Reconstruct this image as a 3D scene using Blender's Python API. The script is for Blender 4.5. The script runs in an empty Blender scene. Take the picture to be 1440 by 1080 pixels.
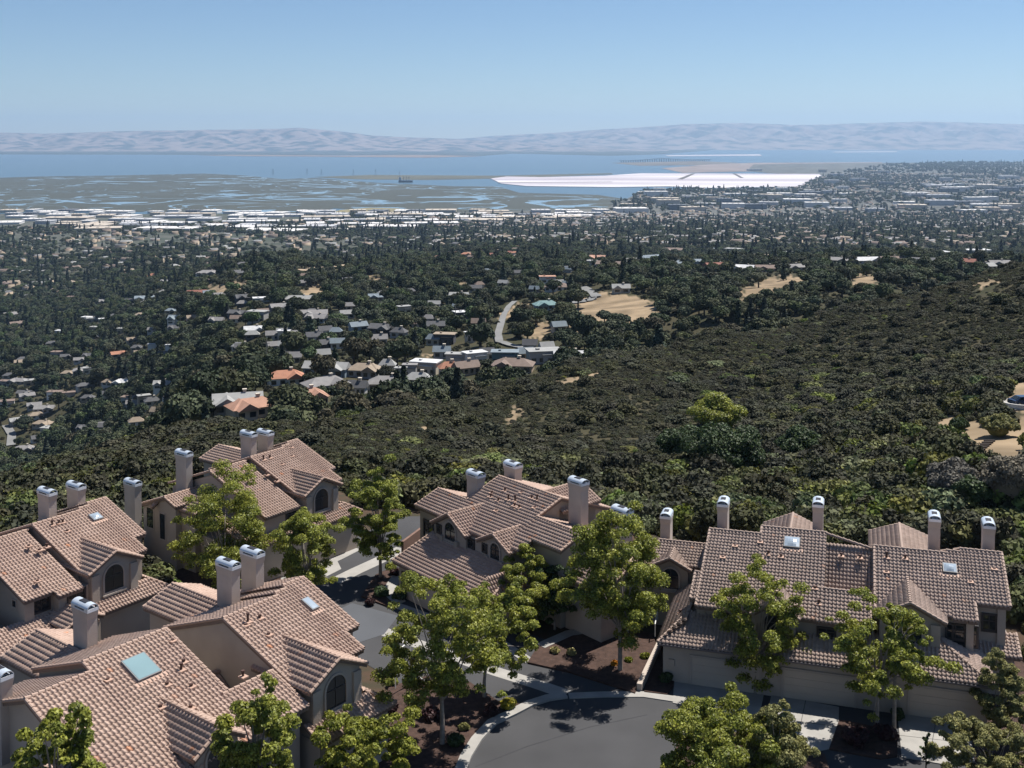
import bpy, bmesh, math, random
import numpy as np
from mathutils import Vector, Matrix

# ------------------------------------------------------------------ camera, world, sun
S = bpy.context.scene
COL = S.collection
F, HY, TH, CZ = 1580.0, 196.0, math.radians(3.0), 40.0
PPY = HY + F * math.tan(TH)
cam_d = bpy.data.cameras.new("camera")
cam = bpy.data.objects.new("camera", cam_d)
COL.objects.link(cam)
cam.location = (0, 0, CZ)
cam.rotation_euler = (math.pi / 2 - TH, 0, 0)
cam_d.sensor_width = 36.0
cam_d.lens = F / 1440 * 36.0
cam_d.shift_y = -(540 - PPY) / 1440
cam_d.clip_start = 1.0
cam_d.clip_end = 90000.0
S.camera = cam

SUN_EL, SUN_AZ = math.radians(60), math.radians(47)      # azimuth measured clockwise from the view direction (+y)
world = bpy.data.worlds.new("World")
S.world = world
world.use_nodes = True
wn = world.node_tree
wn.nodes.clear()
sky = wn.nodes.new("ShaderNodeTexSky")
sky.sky_type = 'NISHITA'
sky.sun_disc = False
sky.sun_elevation = SUN_EL
sky.sun_rotation = SUN_AZ
sky.altitude = 1300
sky.air_density = 1.0
sky.dust_density = 0.0
sky.ozone_density = 6.0
bg = wn.nodes.new("ShaderNodeBackground")
bg.inputs[1].default_value = 0.0585
wo = wn.nodes.new("ShaderNodeOutputWorld")
wn.links.new(sky.outputs[0], bg.inputs[0])
wn.links.new(bg.outputs[0], wo.inputs[0])

sun_d = bpy.data.lights.new("sun", 'SUN')
sun_d.energy = 4.8
sun_d.angle = math.radians(0.53)
sun_d.color = (1.0, 0.955, 0.89)
sun = bpy.data.objects.new("sun", sun_d)
COL.objects.link(sun)
sdir = Vector((math.sin(SUN_AZ) * math.cos(SUN_EL), math.cos(SUN_AZ) * math.cos(SUN_EL), math.sin(SUN_EL)))
sun.rotation_euler = sdir.to_track_quat('Z', 'Y').to_euler()
sun.location = (60, 60, 120)

S.view_settings.view_transform = 'Standard'
S.view_settings.look = 'None'
S.view_settings.exposure = 0.72
S.view_settings.gamma = 1
S.view_settings.use_curve_mapping = False
S.render.engine = 'CYCLES'
S.cycles.max_bounces = 6
S.cycles.diffuse_bounces = 2
S.cycles.glossy_bounces = 2
S.cycles.transmission_bounces = 3
S.cycles.transparent_max_bounces = 6
S.cycles.volume_bounces = 0
S.cycles.use_denoising = True
S.cycles.denoiser = 'OPENIMAGEDENOISE'
S.cycles.denoising_input_passes = 'RGB_ALBEDO_NORMAL'
S.cycles.denoising_prefilter = 'ACCURATE'
S.cycles.caustics_reflective = False
S.cycles.caustics_refractive = False

RNG = np.random.default_rng(7)
random.seed(7)
CAM = np.array([0, 0, CZ])
FV = np.array([0, math.cos(TH), -math.sin(TH)])
UV_ = np.array([0, math.sin(TH), math.cos(TH)])

# ------------------------------------------------------------------ measuring helpers (photo pixel -> world point)
def ray(px, py):
    return FV + (px - 720) / F * np.array([1., 0, 0]) - (py - PPY) / F * UV_

def onz(px, py, z=0.0):
    d = ray(px, py)
    return CAM + d * (z - CZ) / d[2]

def proj(P):
    P = np.asarray(P, float) - CAM
    d = P @ FV
    return 720 + F * P[..., 0] / d, PPY - F * (P @ UV_) / d

# ------------------------------------------------------------------ materials
MATS = {}
def mat(name, col, rough=0.85, var=0.0, vscale=1.0, metallic=0.0, spec=0.3, bump=0.0, bscale=20.0, col2=None, detail=4.0, objrand=0.0, island=0.0, trans=0.0):
    """diffuse-like procedural material: colour mottled by noise, optional per-object and per-leaf variation"""
    if name in MATS:
        return MATS[name]
    m = bpy.data.materials.new(name)
    m.use_nodes = True
    nt = m.node_tree
    b = nt.nodes["Principled BSDF"]
    b.inputs["Roughness"].default_value = rough
    b.inputs["Metallic"].default_value = metallic
    b.inputs["Specular IOR Level"].default_value = spec
    c = nt.nodes.new("ShaderNodeRGB")
    c.outputs[0].default_value = (*col, 1)
    out = c.outputs[0]
    tc = nt.nodes.new("ShaderNodeTexCoord")
    if col2 is not None or var > 0:
        n = nt.nodes.new("ShaderNodeTexNoise")
        n.inputs["Scale"].default_value = vscale
        n.inputs["Detail"].default_value = detail
        nt.links.new(tc.outputs["Object"], n.inputs["Vector"])
        mr = nt.nodes.new("ShaderNodeMapRange")
        mr.inputs[1].default_value = 0.3
        mr.inputs[2].default_value = 0.7
        nt.links.new(n.outputs[0], mr.inputs[0])
        mx = nt.nodes.new("ShaderNodeMix")
        mx.data_type = 'RGBA'
        nt.links.new(mr.outputs[0], mx.inputs[0])
        c2 = col2 if col2 is not None else tuple(x * (1 - var) for x in col)
        nt.links.new(out, mx.inputs[6])
        mx.inputs[7].default_value = (*c2, 1)
        out = mx.outputs[2]
    if objrand > 0 or island > 0:
        hs = nt.nodes.new("ShaderNodeHueSaturation")
        add = None
        if objrand > 0:
            oi = nt.nodes.new("ShaderNodeObjectInfo")
            r = nt.nodes.new("ShaderNodeMapRange")
            r.inputs[3].default_value = 1 - objrand
            r.inputs[4].default_value = 1 + objrand
            nt.links.new(oi.outputs["Random"], r.inputs[0])
            add = r.outputs[0]
            h = nt.nodes.new("ShaderNodeMapRange")
            h.inputs[3].default_value = 0.5 - 0.05 * min(objrand * 2, 1)
            h.inputs[4].default_value = 0.5 + 0.035 * min(objrand * 2, 1)
            w = nt.nodes.new("ShaderNodeTexWhiteNoise")
            w.noise_dimensions = '1D'
            nt.links.new(oi.outputs["Random"], w.inputs["W"])
            nt.links.new(w.outputs[0], h.inputs[0])
            nt.links.new(h.outputs[0], hs.inputs["Hue"])
            ss = nt.nodes.new("ShaderNodeMapRange")
            ss.inputs[3].default_value = 0.65
            ss.inputs[4].default_value = 1.15
            w2 = nt.nodes.new("ShaderNodeTexWhiteNoise")
            w2.noise_dimensions = '1D'
            ad = nt.nodes.new("ShaderNodeMath")
            ad.operation = 'ADD'
            ad.inputs[1].default_value = 3.7
            nt.links.new(oi.outputs["Random"], ad.inputs[0])
            nt.links.new(ad.outputs[0], w2.inputs["W"])
            nt.links.new(w2.outputs[0], ss.inputs[0])
            nt.links.new(ss.outputs[0], hs.inputs["Saturation"])
        if island > 0:
            g = nt.nodes.new("ShaderNodeNewGeometry")
            r2 = nt.nodes.new("ShaderNodeMapRange")
            r2.inputs[3].default_value = 1 - island
            r2.inputs[4].default_value = 1 + island
            nt.links.new(g.outputs["Random Per Island"], r2.inputs[0])
            if add is not None:
                mm = nt.nodes.new("ShaderNodeMath")
                mm.operation = 'MULTIPLY'
                nt.links.new(add, mm.inputs[0])
                nt.links.new(r2.outputs[0], mm.inputs[1])
                add = mm.outputs[0]
            else:
                add = r2.outputs[0]
        nt.links.new(add, hs.inputs["Value"])
        nt.links.new(out, hs.inputs["Color"])
        out = hs.outputs[0]
    nt.links.new(out, b.inputs["Base Color"])
    if bump > 0:
        n = nt.nodes.new("ShaderNodeTexNoise")
        n.inputs["Scale"].default_value = bscale
        nt.links.new(tc.outputs["Object"], n.inputs["Vector"])
        bp = nt.nodes.new("ShaderNodeBump")
        bp.inputs["Strength"].default_value = bump
        bp.inputs["Distance"].default_value = 0.05
        nt.links.new(n.outputs[0], bp.inputs["Height"])
        nt.links.new(bp.outputs[0], b.inputs["Normal"])
    if trans > 0:
        t = nt.nodes.new("ShaderNodeBsdfTranslucent")
        nt.links.new(out, t.inputs[0])
        ms = nt.nodes.new("ShaderNodeMixShader")
        ms.inputs[0].default_value = trans
        o = nt.nodes["Material Output"]
        nt.links.new(b.outputs[0], ms.inputs[1])
        nt.links.new(t.outputs[0], ms.inputs[2])
        nt.links.new(ms.outputs[0], o.inputs[0])
    MATS[name] = m
    return m

def tile_material(name, a, b_, rare, dark):
    m = bpy.data.materials.new(name)
    m.use_nodes = True
    nt = m.node_tree
    L = nt.links
    bs = nt.nodes["Principled BSDF"]
    bs.inputs["Roughness"].default_value = 0.8
    bs.inputs["Specular IOR Level"].default_value = 0.25
    uv = nt.nodes.new("ShaderNodeUVMap")
    fl = nt.nodes.new("ShaderNodeVectorMath")
    fl.operation = 'FLOOR'
    L.new(uv.outputs[0], fl.inputs[0])
    wn_ = nt.nodes.new("ShaderNodeTexWhiteNoise")
    wn_.noise_dimensions = '3D'
    L.new(fl.outputs[0], wn_.inputs["Vector"])
    ramp = nt.nodes.new("ShaderNodeValToRGB")
    cr = ramp.color_ramp
    cr.interpolation = 'LINEAR'
    cr.elements[0].position = 0.0
    cr.elements[0].color = (*a, 1)
    cr.elements[1].position = 0.6
    cr.elements[1].color = (*b_, 1)
    e = cr.elements.new(0.99); e.color = (*[0.5 * (x + y) for x, y in zip(a, b_)], 1)
    e = cr.elements.new(0.997); e.color = (*rare, 1)
    L.new(wn_.outputs[0], ramp.inputs[0])
    n = nt.nodes.new("ShaderNodeTexNoise")
    n.inputs["Scale"].default_value = 0.35
    n.inputs["Detail"].default_value = 5
    tc = nt.nodes.new("ShaderNodeTexCoord")
    L.new(tc.outputs["Object"], n.inputs["Vector"])
    mr = nt.nodes.new("ShaderNodeMapRange")
    mr.inputs[1].default_value = 0.42
    mr.inputs[2].default_value = 0.72
    mr.inputs[4].default_value = 0.55
    L.new(n.outputs[0], mr.inputs[0])
    mx = nt.nodes.new("ShaderNodeMix")
    mx.data_type = 'RGBA'
    L.new(mr.outputs[0], mx.inputs[0])
    L.new(ramp.outputs[0], mx.inputs[6])
    mx.inputs[7].default_value = (*dark, 1)
    L.new(mx.outputs[2], bs.inputs["Base Color"])
    MATS[name] = m
    return m

TILE = tile_material("clay_tile", (0.475, 0.348, 0.282), (0.375, 0.268, 0.212), (0.52, 0.25, 0.14), (0.33, 0.225, 0.185))
TILE_GREY = tile_material("weathered_tile", (0.44, 0.335, 0.28), (0.345, 0.26, 0.215), (0.52, 0.31, 0.21), (0.26, 0.20, 0.17))
STUCCO = mat("stucco", (0.44, 0.375, 0.315), 0.95, 0.22, 0.35, bump=0.25, bscale=14)
STUCCO_C = mat("chimney_stucco", (0.46, 0.405, 0.36), 0.95, 0.2, 0.6, bump=0.2, bscale=14)
FASCIA = mat("fascia_paint", (0.20, 0.145, 0.115), 0.7, 0.2, 2)
TRIM = mat("stucco_trim", (0.42, 0.36, 0.31), 0.9, 0.1, 1)
GLASS = mat("window_glass", (0.018, 0.025, 0.03), 0.06, 0.0, spec=0.6)
FRAME = mat("window_frame", (0.05, 0.045, 0.045), 0.5)
CAPM = mat("galvanised_cap", (0.62, 0.68, 0.74), 0.34, 0.12, 1.5, metallic=0.35, spec=0.5)
CAPW = mat("cap_bright_edge", (0.74, 0.78, 0.82), 0.4, metallic=0.1)
DARK = mat("painted_opening_shade", (0.02, 0.02, 0.025), 0.6)  # dark colour stands in for the shade inside the chimney hoods
GDOOR = mat("garage_door_paint", (0.47, 0.40, 0.33), 0.7, 0.06, 0.6)
FLASH = mat("vent_flashing", (0.47, 0.31, 0.235), 0.6, 0.2, 6)
PIPE = mat("vent_pipe_paint", (0.085, 0.045, 0.035), 0.6, 0.3, 8)
SKYL = mat("skylight_acrylic", (0.20, 0.30, 0.32), 0.12, 0.1, 0.7, spec=0.7)
SKYD = mat("skylight_dome_acrylic", (0.30, 0.36, 0.42), 0.18, 0.1, 0.7, spec=0.8)
GUTTER = mat("gutter_metal", (0.16, 0.14, 0.14), 0.45)
ASPH = mat("asphalt", (0.058, 0.058, 0.061), 0.9, 0.25, 0.22, bump=0.15, bscale=30, detail=9)
CONC = mat("concrete", (0.34, 0.325, 0.30), 0.9, 0.22, 0.8, bump=0.1, bscale=10, detail=8)
MULCH = mat("mulch", (0.075, 0.045, 0.035), 1.0, 0.5, 2.5, bump=0.6, bscale=9, detail=9)
BARK = mat("grey_bark", (0.33, 0.29, 0.25), 0.9, 0.45, 3.0)
BARKD = mat("dark_bark", (0.09, 0.07, 0.055), 0.9, 0.4, 3.0)
LEAF_A = mat("plane_leaf", (0.30, 0.305, 0.05), 0.5, island=0.6, col2=(0.165, 0.195, 0.036), vscale=0.8, trans=0.38)
LEAF_Y = mat("yellow_green_leaf", (0.25, 0.25, 0.03), 0.6, island=0.5, col2=(0.14, 0.165, 0.024), vscale=0.9, trans=0.3)
LEAF_D = mat("dark_green_leaf", (0.055, 0.085, 0.025), 0.6, island=0.5, col2=(0.03, 0.052, 0.018), vscale=0.9, trans=0.2)
LEAF_O = mat("olive_leaf", (0.27, 0.25, 0.085), 0.7, island=0.45, col2=(0.13, 0.135, 0.05), vscale=0.9, trans=0.25)
LEAF_R = mat("burgundy_leaf", (0.06, 0.022, 0.024), 0.6, island=0.5, col2=(0.03, 0.016, 0.016), vscale=1.2, trans=0.2)
LEAF_G = mat("gold_leaf", (0.34, 0.28, 0.022), 0.6, island=0.4, col2=(0.12, 0.14, 0.02), vscale=1.5, trans=0.2)
CHAP = mat("chaparral_leaf", (0.056, 0.059, 0.024), 0.85, island=0.5, objrand=0.34, col2=(0.033, 0.034, 0.017), vscale=0.7, trans=0.15)
OAKL = mat("oak_leaf", (0.060, 0.080, 0.032), 0.8, island=0.45, objrand=0.45, col2=(0.038, 0.05, 0.02), vscale=0.5, trans=0.12)
CONL = mat("conifer_needle", (0.024, 0.040, 0.022), 0.8, island=0.4, objrand=0.3, trans=0.1)
DRYS = mat("dry_brush", (0.20, 0.14, 0.06), 0.9, island=0.4, objrand=0.35, trans=0.1)
CHAPG = mat("green_brush_leaf", (0.125, 0.142, 0.034), 0.8, island=0.5, objrand=0.45, col2=(0.06, 0.078, 0.024), vscale=0.7, trans=0.2)
RUST = mat("rusty_brush", (0.24, 0.115, 0.035), 0.9, island=0.4, objrand=0.35, col2=(.12, .075, .03), vscale=1, trans=0.1)
GREYS = mat("grey_brush", (0.12, 0.105, 0.08), 0.9, island=0.35, objrand=0.3, trans=0.1)

# ------------------------------------------------------------------ object helpers
def tag(o, label=None, cat=None, group=None, kind=None):
    if label: o["label"] = label
    if cat: o["category"] = cat
    if group: o["group"] = group
    if kind: o["kind"] = kind
    return o

def empty(name, loc, rz=0.0):
    o = bpy.data.objects.new(name, None)
    COL.objects.link(o)
    o.location = loc
    o.rotation_euler = (0, 0, rz)
    return o

class MB:
    """collects faces, then links them as one mesh object"""
    def __init__(s):
        s.v = []; s.f = []; s.m = []; s.mi = 0
    def add(s, vs, fs):
        k = len(s.v)
        s.v.extend([tuple(map(float, p)) for p in vs])
        for f in fs:
            s.f.append([k + i for i in f]); s.m.append(s.mi)
    def box(s, a, b, M=None):
        x0, y0, z0 = a; x1, y1, z1 = b
        vs = [(x0, y0, z0), (x1, y0, z0), (x1, y1, z0), (x0, y1, z0), (x0, y0, z1), (x1, y0, z1), (x1, y1, z1), (x0, y1, z1)]
        if M is not None: vs = [tuple(M @ Vector(p)) for p in vs]
        s.add(vs, [(0, 3, 2, 1), (4, 5, 6, 7), (0, 1, 5, 4), (1, 2, 6, 5), (2, 3, 7, 6), (3, 0, 4, 7)])
    def prism(s, poly, d):
        """poly: 3D loop, extruded by vector d"""
        n = len(poly)
        p = [np.array(q, float) for q in poly]; d = np.array(d, float)
        vs = p + [q + d for q in p]
        s.add(vs, [tuple(range(n))[::-1], tuple(range(n, 2 * n))] + [(i, (i + 1) % n, n + (i + 1) % n, n + i) for i in range(n)])
    def tube(s, pts, rad, seg=8, cap=True):
        pts = [np.array(p, float) for p in pts]
        k = len(s.v); n = len(pts)
        prev = None
        for i, p in enumerate(pts):
            t = pts[min(i + 1, n - 1)] - pts[max(i - 1, 0)]
            t = t / (np.linalg.norm(t) + 1e-9)
            a = np.array([1., 0, 0]) if abs(t[0]) < 0.8 else np.array([0, 1., 0])
            if prev is not None: a = prev
            b = np.cross(t, a); b /= np.linalg.norm(b) + 1e-9
            a = np.cross(b, t); prev = a
            r = rad[i] if hasattr(rad, '__len__') else rad
            for j in range(seg):
                w = 2 * math.pi * j / seg
                s.v.append(tuple(p + r * (math.cos(w) * a + math.sin(w) * b)))
        for i in range(n - 1):
            for j in range(seg):
                s.f.append([k + i * seg + j, k + i * seg + (j + 1) % seg, k + (i + 1) * seg + (j + 1) % seg, k + (i + 1) * seg + j]); s.m.append(s.mi)
        if cap:
            s.f.append([k + j for j in range(seg)][::-1]); s.m.append(s.mi)
            s.f.append([k + (n - 1) * seg + j for j in range(seg)]); s.m.append(s.mi)
    def mesh(s, name, mats):
        me = bpy.data.meshes.new(name)
        me.from_pydata(s.v, [], s.f)
        mats = mats if isinstance(mats, (list, tuple)) else [mats]
        for m in mats: me.materials.append(m)
        if len(mats) > 1: me.polygons.foreach_set("material_index", s.m)
        me.update()
        return me
    def build(s, name, mats, parent=None):
        o = bpy.data.objects.new(name, s.mesh(name, mats))
        COL.objects.link(o)
        o.parent = parent
        return o

def np_mesh(name, V, Q, mats, mi=None, uv=None):
    """quads-only mesh from numpy arrays"""
    me = bpy.data.meshes.new(name)
    nv, nq = len(V), len(Q)
    me.vertices.add(nv); me.vertices.foreach_set("co", np.asarray(V, np.float32).ravel())
    me.loops.add(nq * 4); me.loops.foreach_set("vertex_index", np.asarray(Q, np.int32).ravel())
    me.polygons.add(nq)
    me.polygons.foreach_set("loop_start", np.arange(0, nq * 4, 4, dtype=np.int32))
    for m in (mats if isinstance(mats, (list, tuple)) else [mats]): me.materials.append(m)
    if mi is not None: me.polygons.foreach_set("material_index", np.asarray(mi, np.int32))
    if uv is not None:
        l = me.uv_layers.new(name="UVMap")
        l.data.foreach_set("uv", np.asarray(uv, np.float32).ravel())
    me.update(calc_edges=True)
    return me

def link(name, me, parent=None):
    o = bpy.data.objects.new(name, me)
    COL.objects.link(o)
    o.parent = parent
    return o

# ------------------------------------------------------------------ clay tile sheets
TW, TE = 0.28, 0.37
PX = np.array([0.0, 0.1, 0.22, 0.36, 0.5, 0.6, 0.8]) 
PH = np.array([0.0, 0.052, 0.084, 0.084, 0.052, 0.0, -0.018])
def tile_sheet(org, es, et, W, H, clip=None, s0=0.0):
    """real S-tile courses on a W x H rectangle; es along the eave, et up the slope. clip = list of (point2d, normal2d): keeps the side the normal points away from."""
    org, es, et = map(lambda a: np.array(a, float), (org, es, et))
    n = np.cross(es, et)
    if n[2] < 0: n = -n
    nc = max(1, round(W / TW)); nr = max(1, round(H / TE))
    w, e = W / nc, H / nr
    k = len(PX)
    xs = (np.arange(nc)[:, None] * w + PX[None] * w).ravel(); xs = np.append(xs, W)
    hs = np.append(np.tile(PH, nc), 0.0)
    m = len(xs)
    V, Q, U = [], [], []
    base = 0
    for r in range(nr):
        j = RNG.normal(0, 0.004, m)
        t0, t1 = r * e - 0.03, (r + 1) * e + 0.01
        rows = [(t0, hs * 0.92 - 0.04), (t0, hs + 0.058 + j), (t1, hs * 0.9)]
        for t, h in rows:
            V.append(org + xs[:, None] * es + t * et + (h[:, None] + 0.02) * n)
        i = np.arange(m - 1)
        for q, (ta, tb) in enumerate(((0.03, 0.1), (0.1, 0.97))):
            a = base + q * m + i
            Q.append(np.stack([a, a + 1, a + m + 1, a + m], 1))
            ci = i // k
            fr0 = 0.03 + 0.9 * (i % k) / k; fr1 = fr0 + 0.9 / k
            U.append(np.stack([np.stack([ci + fr0 + s0, np.full(m - 1, r + ta)], 1), np.stack([ci + fr1 + s0, np.full(m - 1, r + ta)], 1),
                               np.stack([ci + fr1 + s0, np.full(m - 1, r + tb)], 1), np.stack([ci + fr0 + s0, np.full(m - 1, r + tb)], 1)], 1))
        base += 3 * m
    V = np.concatenate(V); Q = np.concatenate(Q); U = np.concatenate(U)
    if clip:
        c = V[Q].mean(1) - org
        st = np.stack([c @ es, c @ et], 1)
        keep = np.ones(len(Q), bool)
        for p, nn in clip:
            keep &= ((st - np.array(p)) @ np.array(nn)) < 0
        Q, U = Q[keep], U[keep]
    return V, Q, U

class Roof:
    """gathers sheets of tiles, cap tiles and fascia slabs of one building, in its local (u, v, z) frame"""
    def __init__(s):
        s.V = []; s.Q = []; s.U = []; s.n = 0; s.caps = []; s.fas = MB(); s.k = 0
    def sheet(s, org, es, et, W, H, clip=None):
        s.k += 1
        V, Q, U = tile_sheet(org, es, et, W, H, clip, s.k * 137.0)
        s.V.append(V); s.Q.append(Q + s.n); s.U.append(U.reshape(-1, 2)); s.n += len(V)
    def cap(s, p, q, r=0.125):
        p, q = np.array(p, float), np.array(q, float)
        L = np.linalg.norm(q - p)
        if L < 0.2: return
        n = max(1, round(L / 0.42)); d = (q - p) / n; mb = MB(); s.caps.append(mb)
        for i in range(n):
            a, b = p + d * i, p + d * (i + 1.06)
            mb.tube([a + np.array([0, 0, .03]), b + np.array([0, 0, -.005])], [r, r * .82], 8)
    def slab(s, poly, t=0.2):
        s.fas.prism(poly, (0, 0, -t))

def gable_v(R, u0, u1, vr, zr, vf, vb, sl=0.364, vergeL=True, vergeR=True, ridge=True, back=True, back_u=None):
    """roof with its ridge along u: front slope from v=vr to v=vf (towards +v), back slope to v=vb"""
    c = math.hypot(1, sl)
    for (ve, sgn) in ((vf, 1), (vb, -1)):
        if sgn < 0 and not back: continue
        L = abs(ve - vr)
        zl = zr - sl * L
        R.sheet((u0, ve, zl), (1, 0, 0), (0, -sgn / c, sl / c), u1 - u0, L * c)
        R.slab([(u0 + .06, ve - sgn * .03, zl - .04), (u1 - .06, ve - sgn * .03, zl - .04), (u1 - .06, vr, zr - .04), (u0 + .06, vr, zr - .04)])
        for on, uu in ((vergeL, u0 + .04), (vergeR, u1 - .04)):
            if on: R.cap((uu, ve, zl + .05), (uu, vr, zr + .05), .11)
    if ridge: R.cap((u0, vr, zr + .06), (u1, vr, zr + .06))

def front_rect(R, u0, u1, va, vb, plane, vergeL=False, vergeR=False, ridge=False, slab=True):
    """a rectangle of the shared front slope plane=(z0, slope): z = z0 - slope * v, between v=va (top) and v=vb (eave)"""
    z0, sl = plane; c = math.hypot(1, sl)
    za, zb = z0 - sl * va, z0 - sl * vb
    R.sheet((u0, vb, zb), (1, 0, 0), (0, -1 / c, sl / c), u1 - u0, (vb - va) * c)
    if slab: R.slab([(u0 + .03, vb - .03, zb - .04), (u1 - .03, vb - .03, zb - .04), (u1 - .03, va, za - .04), (u0 + .03, va, za - .04)])
    if vergeL: R.cap((u0 + .04, vb, zb + .05), (u0 + .04, va, za + .05), .11)
    if vergeR: R.cap((u1 - .04, vb, zb + .05), (u1 - .04, va, za + .05), .11)
    if ridge: R.cap((u0, va, za + .06), (u1, va, za + .06))

def gable_u(R, uc, hw, zr, va, vb, sl, end_cap=True):
    """cross gable: ridge along v at u=uc from v=va (inside the main roof) to v=vb (front end)"""
    c = math.hypot(1, sl)
    lo, hi = min(va, vb), max(va, vb)
    for sg in (-1, 1):
        ze = zr - sl * hw
        R.sheet((uc + sg * hw, lo, ze), (0, 1, 0), (-sg / c, 0, sl / c), hi - lo, hw * c)
        R.slab([(uc + sg * (hw - .03), lo, ze - .04), (uc + sg * (hw - .03), hi - .04, ze - .04), (uc, hi - .04, zr - .04), (uc, lo, zr - .04)], .18)
        if end_cap: R.cap((uc + sg * hw, vb, ze + .05), (uc, vb, zr + .05), .11)
    R.cap((uc, vb, zr + .06), (uc, va, zr + .06))

def shed(R, u0, u1, vt, zt, ve, ze, hipL=0.0, hipR=0.0):
    """pent roof falling towards +v, with hipped ends of width hipL / hipR (their own slope falls sideways)"""
    sl = (zt - ze) / (ve - vt); c = math.hypot(1, sl); H = (ve - vt) * c
    clip = []
    W = u1 - u0
    if hipL > 0:
        nn = np.array([-H, hipL]); clip.append(((0, 0), nn / np.linalg.norm(nn)))
    if hipR > 0:
        nn = np.array([H, hipR]); clip.append(((W, 0), nn / np.linalg.norm(nn)))
    R.sheet((u0, ve, ze), (1, 0, 0), (0, -1 / c, sl / c), W, H, clip)
    R.slab([(u0 + .05, ve - .03, ze - .04), (u1 - .05, ve - .03, ze - .04), (u1 - hipR - .03, vt, zt - .04), (u0 + hipL + .03, vt, zt - .04)], .18)
    for hip, ue, sg in ((hipL, u0, -1), (hipR, u1, 1)):
        if hip <= 0:
            R.cap((ue - sg * .04, ve, ze + .05), (ue - sg * .04, vt, zt + .05), .11); continue
        R.cap((ue, ve, ze + .05), (ue - sg * hip, vt, zt + .05), .12)

def hip_side(R, ue, sg, ve, vb, ze, zt, hip):
    """side slope of a hipped pent roof: eave at u=ue from v=ve back to v=vb"""
    sl = (zt - ze) / hip; c = math.hypot(1, sl); H = hip * c; W = ve - vb
    nn = np.array([H, hip]); nn = nn / np.linalg.norm(nn)
    R.sheet((ue, vb, ze), (0, 1, 0), (-sg / c, 0, sl / c), W, H, [((W, 0), nn)])
    R.slab([(ue - sg * .03, vb, ze - .04), (ue - sg * .03, ve - .05, ze - .04), (ue - sg * hip, ve - hip * (ve - vb > hip), zt - .04), (ue - sg * hip, vb, zt - .04)], .18)

def unit_wall(mb, u0, u1, vr, zr, vf, vb, sl=0.364, zb=-2.0, under=0.28):
    """walls under a ridge-along-u roof: the gable profile extruded from u0 to u1"""
    prof = [(u0, vf, zb), (u0, vf, zr - sl * (vf - vr) - under), (u0, vr, zr - under), (u0, vb, zr - sl * (vr - vb) - under), (u0, vb, zb)]
    mb.prism(prof, (u1 - u0, 0, 0))

def cross_wall(mb, uc, hw, zr, va, vb, sl, zb, under=0.26):
    prof = [(uc - hw, vb, zb), (uc + hw, vb, zb), (uc + hw, vb, zr - sl * hw - under), (uc, vb, zr - under), (uc - hw, vb, zr - sl * hw - under)]
    mb.prism(prof, (0, va - vb, 0))

def ventpipe(par, u, v, z, h=0.4, r=0.075):
    mb = MB(); mb.mi = 0
    mb.tube([(u, v, z - .1), (u, v, z + h)], r, 8)
    mb.tube([(u, v, z + h - .05), (u, v, z + h + .06)], r * 1.5, 8)
    mb.mi = 1
    mb.box((u - .22, v - .2, z + .02), (u + .22, v + .28, z + .11))
    return mb.build("vent_pipe", [PIPE, FLASH], par)

def skylight(par, u, v, z0, sl, su, sv, m, dome=0.1):
    c = math.hypot(1, sl)
    n = np.array([0, sl, 1]) / c; ev = np.array([0, 1, -sl]) / c; eu = np.array([1., 0, 0])
    p = np.array([u, v, z0 - sl * v])
    mb = MB()
    def q(a, b, h): return p + eu * a + ev * b + n * h
    mb.mi = 0
    mb.prism([q(-su, -sv, 0), q(su, -sv, 0), q(su, sv, 0), q(-su, sv, 0)], n * .24)
    o = mb.build("skylight", [mat("skylight_frame", (0.16, 0.16, 0.165), .5)], par)
    g = MB()
    a, b = su - .07, sv - .07
    N = 5
    for i in range(N):
        for j in range(N):
            def hgt(x, y): return .25 + dome * (1 - (x / a) ** 2) * (1 - (y / b) ** 2)
            xs = [-a + 2 * a * i / N, -a + 2 * a * (i + 1) / N]; ys = [-b + 2 * b * j / N, -b + 2 * b * (j + 1) / N]
            g.add([q(xs[0], ys[0], hgt(xs[0], ys[0])), q(xs[1], ys[0], hgt(xs[1], ys[0])), q(xs[1], ys[1], hgt(xs[1], ys[1])), q(xs[0], ys[1], hgt(xs[0], ys[1]))], [(0, 1, 2, 3)])
    me = g.mesh("pane", m)
    for pl in me.polygons: pl.use_smooth = True
    link("pane", me, o)
    fl = MB(); fl.prism([q(-su - .25, sv, .02), q(su + .25, sv, .02), q(su + .25, sv + .35, .02), q(-su - .25, sv + .35, .02)], n * .07)
    fl.build("flashing", FLASH, o)

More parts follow.
